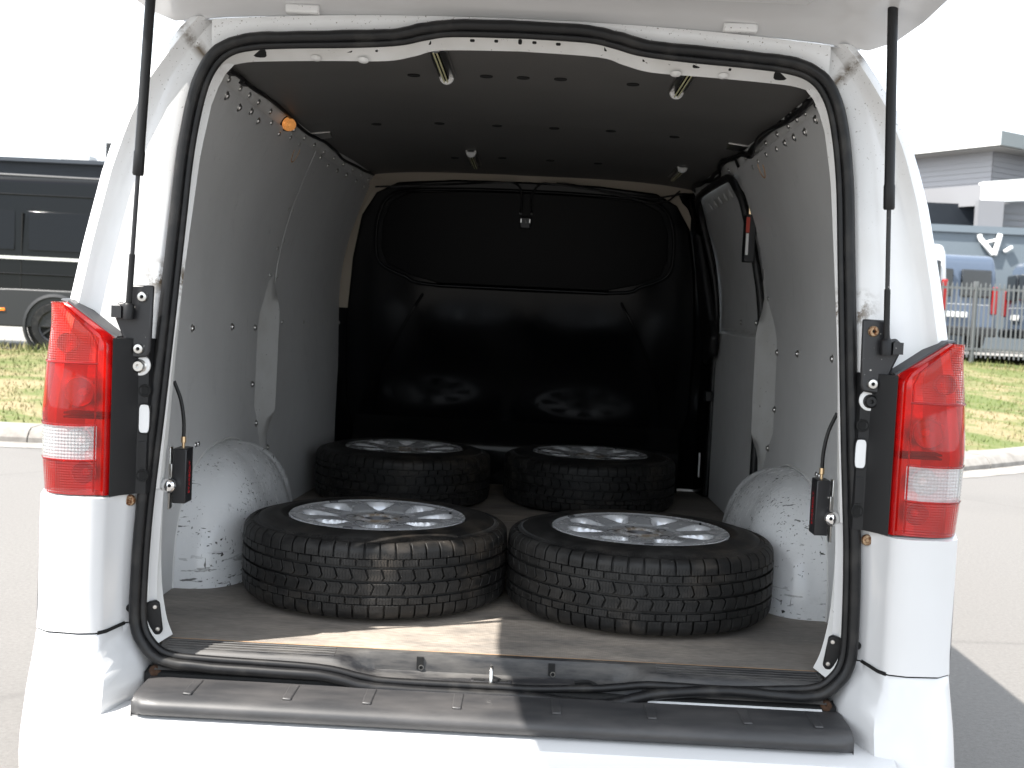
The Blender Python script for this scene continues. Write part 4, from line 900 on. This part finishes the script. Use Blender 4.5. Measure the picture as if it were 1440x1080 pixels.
# ------------------------------------------------------------------ cables, lamps, locks in the bay
def build_fittings():
    for s in (-1, 1):
        pts = []; y = .09
        while y < 2.5:
            pts.append((s*(.684-taper(s, y)-.006*sin(y*9)-random.uniform(0, .006)), y, 1.834-.004*sin(y*7)-random.uniform(0, .006)-(.010 if s > 0 and .25 < y < 1.2 else 0))); y += .11
        MB().tube(smooth_path(pts, 4), .0075 if s > 0 else .0055, 7).build('wiring_loom', 'rubber', VAN, 60)
        if s > 0:
            q = [(a-.012*sin(i*1.1)-.004, b, c-.008-.008*sin(i*.9)) for i, (a, b, c) in enumerate(pts)]; MB().tube(smooth_path(q, 4), .005, 6).build('wiring_loom', 'rubber', VAN, 60)
        for y in ((.20, .33, .46) if s < 0 else (.40, .52, .60, .70)): bevel(MB().box((s*.686, y, 1.828), (.018, .045, .012), ).build('loom_clip', 'black_plastic', VAN), .003)
    # torn openings near the roof edge
    for s, y in ((-1, 1.22), (1, 1.08)):
        MB().prism([(.022*cos(t)*1.3, .026*sin(t)) for t in [2*pi*k/14 for k in range(14)]], lambda a, b, d: (s*(wall_x(1.765+b)-.001-d), y+a, 1.765+b), -.002, .003).build('board_cutout', 'dark_void' if s > 0 else 'flange_paint', VAN)
        MB().tube([(s*(wall_x(1.765+.034*sin(t))-.004), y+.032*cos(t), 1.765+.034*sin(t)) for t in frange(pi, 2*pi+.3, 12)], .0025, 6).build('cutout_edge', 'raw_ply', VAN, 60)
        bevel(MB().prism([(-.03, -.05), (.035, -.06), (.03, .06), (-.02, .05)], lambda a, b, d: (s*(.655+a), y+.16+b, 1.842-a*.15*1+d), -.004, .003).build('bracket_tab', 'steel', VAN), .002)
    # amber courtesy lamp on the roof rail
    prof = [(0, .024)]+[(.022*cos(t)*(1+.10*(i % 2)), .024*sin(t)) for i, t in enumerate(frange(pi/2-.15, 0, 12))]+[(.023, -.004)]
    lm = MB().lathe(prof, 28, to_dir((-.688, .98, 1.812), (1, -.35, -.35)) @ Matrix.Diagonal((1.25, .85, 1, 1))).build('courtesy_lamp', 'dome_lamp', VAN, 25)
    MB().lathe([(.024, -.006), (.027, -.004), (.026, .002), (.021, .003)], 28, to_dir((-.689, .98, 1.812), (1, -.35, -.35)) @ Matrix.Diagonal((1.25, .85, 1, 1))).build('lamp_base', 'black_plastic', lm, 40)
    # tube lights under the ceiling
    for x, y0, y1, zz, capy in ((-.183, .10, .43, 1.852, 1), (.381, .10, .49, 1.852, 1), (-.198, 1.77, 2.14, 1.856, 0), (.57, 1.86, 2.17, 1.846, 0)):
        o = bevel(MB().box((x, (y0+y1)/2, zz+.008), (.040, y1-y0, .012)).build('strip_light', 'steel', VAN), .003)
        MB().tube([(x, y0+.006, zz), (x, y1-.006, zz)], .010, 12).build('light_tube', 'chrome', o, 50)
        for dx in (-.005, .003): MB().tube([(x+dx, y0+.008, zz-.0088), (x+dx, y1-.010, zz-.0088)], .0020, 6).build('led_row', 'led_yellow', o)
        y = y1-.006 if capy else y0+.006
        MB().lathe([(0, .006), (.014, .006), (.0175, .003), (.0175, -.006)], 20, to_dir((x, y, zz+.004), (0, -1, 0))).build('end_cap', 'white_plastic', o, 40)
    # slam locks on the pillars
    for s in (-1, 1):
        cx, cy, cz = s*.697, .088, .905
        lk = bevel(MB().box((cx, cy, cz), (.030, .050, .120)).build('slam_lock', 'black_metal', VAN), .0025)
        bevel(MB().box((s*.715, .060, cz-.004), (.004, .020, .135)).build('lock_plate', 'steel', lk), .001)
        MB().lathe([(0, .012), (.010, .011), (.0155, .006), (.017, 0), (.016, -.006)], 24, to_dir((s*.714, .046, .886), (-s*.45, -1, .05))).build('lock_knob', 'chrome', lk, 50)
        MB().lathe([(0, .001), (.004, .001)], 12, to_dir((s*.709, .034, .888), (-s*.45, -1, .05))).build('key_slot', 'dark_void', lk)
        bevel(MB().box((s*.713, .052, .918), (.008, .006, .030)).build('lock_bolt', 'steel', lk), .001)
        MB().tube([(cx, cy, cz+.058), (cx, cy, cz+.070), (cx, cy, cz+.071), (cx, cy, cz+.084)], [.0035, .0035, .0058, .0058], 8).build('cable_gland', 'brass', lk, 40)
        MB().tube(smooth_path([(cx, cy, cz+.078), (cx+s*.001, cy, cz+.12), (cx+s*.009, cy+.0, cz+.165), (cx+s*.024, cy-.004, cz+.205)], 5), .0042, 8).build('lock_cable', 'rubber', lk, 60)
        td = bpy.data.curves.new('lock_text', 'FONT'); td.body = 'STARBOLT'; td.size = .015; td.extrude = .0002; td.align_x = 'CENTER'; td.align_y = 'CENTER'
        to = bpy.data.objects.new('lock_text', td); COL.objects.link(to)
        bpy.context.view_layer.update(); dg = bpy.context.evaluated_depsgraph_get(); me = bpy.data.meshes.new_from_object(to.evaluated_get(dg)); bpy.data.objects.remove(to)
        me.materials.clear(); t = link('lock_text', me, 'red_print', lk)
        n = Vector((-s, 0, 0)); upv = Vector((0, s*1., 0)); rt = Vector((0, 0, 1)); upv = n.cross(rt)
        M = Matrix((rt, upv, n)).transposed().to_4x4(); M.translation = (cx-s*.0154, cy, cz-.004); t.matrix_local = M
build_fittings()

# ================================================================== the four loose wheels
def tyre_mesh():
    N = 58; R = .336; m = MB()
    def rs(v):
        a = abs(v); r = R-.003*(a/.08)**2
        if a > .070: r -= .015*((a-.070)/.020)**2
        return r
    def block(p0, edges, vs, depth, flip=1):
        # edges: (left shift, right shift) in pitch units at each v
        k = 2*pi/N; cols = []
        ins = .0009; n = len(vs); top = []; bot = []
        pl = [p0+e[0] for e in edges]; pr = [p0+e[1] for e in edges]
        loop = [(pl[i], vs[i]) for i in range(n)]+[(pr[i], vs[i]) for i in range(n-1, -1, -1)]
        cp = sum(q[0] for q in loop)/len(loop); cv = sum(q[1] for q in loop)/len(loop); M = len(loop)
        V = []
        for lev in range(3):
            for (p, v) in loop:
                if lev == 2: sp = p+math.copysign(ins/R/k, cp-p); sv = v+math.copysign(min(ins, abs(cv-v)), cv-v); r = rs(sv)
                else: sp, sv = p, v; r = rs(v)-(depth if lev == 0 else .0008)
                V.append((r*cos(sp*k), r*sin(sp*k), sv*flip))
        F = []
        for lev in range(2):
            for i in range(M): F.append((lev*M+i, lev*M+(i+1) % M, (lev+1)*M+(i+1) % M, (lev+1)*M+i))
        for i in range(n-1): F.append((2*M+i, 2*M+i+1, 2*M+M-2-i, 2*M+M-1-i))
        m.add(V, F)
    for fl in (1, -1):
        ph = 0 if fl > 0 else .37
        for i in range(N):
            j = random.uniform(-.012, .012)
            block(i+ph, [(.065+j, .935+j)]*6, [.0535, .066, .075, .081, .0855, .0885], .008, fl)
            block(i+ph+.5, [(.055, .945), (.055, .945), (.075, .925)], [.0365, .0450, .0520], .0075, fl)
            c = lambda sh: (.06+sh, .94+sh)
            block(i+ph+.2, [c(-.05), c(.11), c(.10), c(-.07)], [.0030, .0100, .0118, .0300], .0085, fl)
    rb = R-.0085
    prof = [(.222, -.088), (.226, -.096), (.231, -.1005), (.234, -.1015), (.240, -.1035), (.247, -.1035), (.250, -.1020), (.266, -.1015), (.283, -.0985), (.2955, -.0945), (.298, -.0925), (.306, -.0895), (.3135, -.0850), (.3195, -.079), (rb-.003, -.072), (rb, -.055), (rb, 0)]
    prof = prof+[(r, -z) for r, z in prof[::-1][1:]]
    m.lathe(prof, 116)
    # fine bars moulded round the shoulder
    for fl in (1, -1):
        for i in range(232):
            a = 2*pi*i/232; M = Matrix.Rotation(a, 4, 'Z'); m.add([M @ Vector(p) for p in ((.299, -.0008, fl*.0915), (.299, .0008, fl*.0915), (.3150, .0008, fl*.0830), (.3150, -.0008, fl*.0830), (.299, 0, fl*.0935), (.3150, 0, fl*.0852))], [(0, 1, 4), (1, 2, 5, 4), (2, 3, 5), (3, 0, 4, 5)])
    me = bpy.data.meshes.new('tyre'); me.from_pydata([tuple(v) for v in m.v], [], m.f); me.update()
    return me
def rim_mesh():
    nw = 8; nt = nw*28; nr = 46; r0, r1 = .030, .222
    def prof(r): return interp([(.030, .080), (.035, .089), (.039, .0925), (.050, .0930), (.056, .0890), (.088, .0895), (.10, .0925), (.16, .0985), (.185, .0995), (.200, .0990), (.210, .0978), (.216, .0990), (.222, .1005)], r)
    def hole(r, th):
        k = 2*pi/nw; a = ((th/k+.5) % 1-.5)*k; rc = .146; hr = .042
        u = (r-rc)/hr; half = lerp(.10, .235, max(0, min(1, (u+1)/2)))*(1 if abs(u) < 1 else 1)       # widening outwards
        q = (abs(u)**3.2+abs(a/half)**2.6)
        return 1-q**(1/2.8)                                  # >0 inside
    V = []; F = []; dep = {}
    for i in range(nr):
        r = r0+(r1-r0)*i/(nr-1)
        for j in range(nt):
            th = 2*pi*j/nt; h = hole(r, th); z = prof(r); d = 0
            if h > -.10: d = .004*sstep(-.10, 0, h)
            if h > 0: d += .045*sstep(0, .24, h)
            V.append((r*cos(th), r*sin(th), z-d)); dep[len(V)-1] = h
    for i in range(nr-1):
        for j in range(nt):
            q = (i*nt+j, i*nt+(j+1) % nt, (i+1)*nt+(j+1) % nt, (i+1)*nt+j)
            if min(dep[t] for t in q) > .24: continue
            F.append(q)
    me = bpy.data.meshes.new('rim'); me.from_pydata(V, [], F); me.update(); return me
def build_wheels():
    tm = tyre_mesh(); rm = rim_mesh(); proto = empty('wheel')
    link('tyre', tm, 'tyre_rubber', proto, 28)
    rim = link('rim', rm, 'alloy', proto, 40)
    MB().lathe([(.222, .1005), (.2245, .0985), (.2245, .088), (.214, .076), (.200, .064), (.196, .03), (.194, -.06), (.205, -.082), (.222, -.096), (.2235, -.098)], 96).build('barrel', 'alloy', rim, 40)
    MB().lathe([(.03, .020), (.194, .012)], 48).build('brake_side', 'alloy_dark', rim)
    MB().lathe([(0, .076), (.029, .076), (.030, .080), (.034, .088)], 32).build('hub_bore', 'alloy_dark', rim, 30)
    for i in range(5):
        a = 2*pi*i/5+.3; MB().lathe([(0, .080), (.0085, .080), (.0095, .0895), (.0125, .0900), (.013, .084)], 18, Matrix.Translation((.072*cos(a), .072*sin(a), .0005))).build('bolt_hole', 'alloy_dark', rim, 30)
    MB().tube([(.196*cos(.2), .196*sin(.2), .070), (.190*cos(.2), .190*sin(.2), .104)], [.0045, .0035], 8).build('valve', 'rubber', rim, 50)
    for r, a in ((.2135, 2.2), (.2135, 4.4)): bevel(MB().box((0, 0, 0), (.010, .022, .006), Matrix.Rotation(a, 4, 'Z') @ Matrix.Translation((r-.002, 0, .0995))).build('balance_weight', 'alloy_dark', rim), .001)
    spots = [(-.319, .518, .10, 'tyre on a silver alloy rim lying by the sill, sunlight on its tread'), (.352, .505, .32, 'tyre on a silver alloy rim lying by the sill, wholly in shade'),
             (-.420, 2.03, .05, 'tyre on a silver alloy rim lying by the bulkhead behind the sunlit one'), (.300, 2.12, .75, 'tyre on a silver alloy rim lying by the bulkhead on the sliding door side')]
    for i, (x, y, a, lab) in enumerate(spots):
        o = proto if i == 0 else copy_tree(proto)
        o.location = (x, y, ZF+.1035); o.rotation_euler = (0, 0, a); tag(o, lab, 'wheel', 'loose wheels lying in the load bay')
build_wheels()
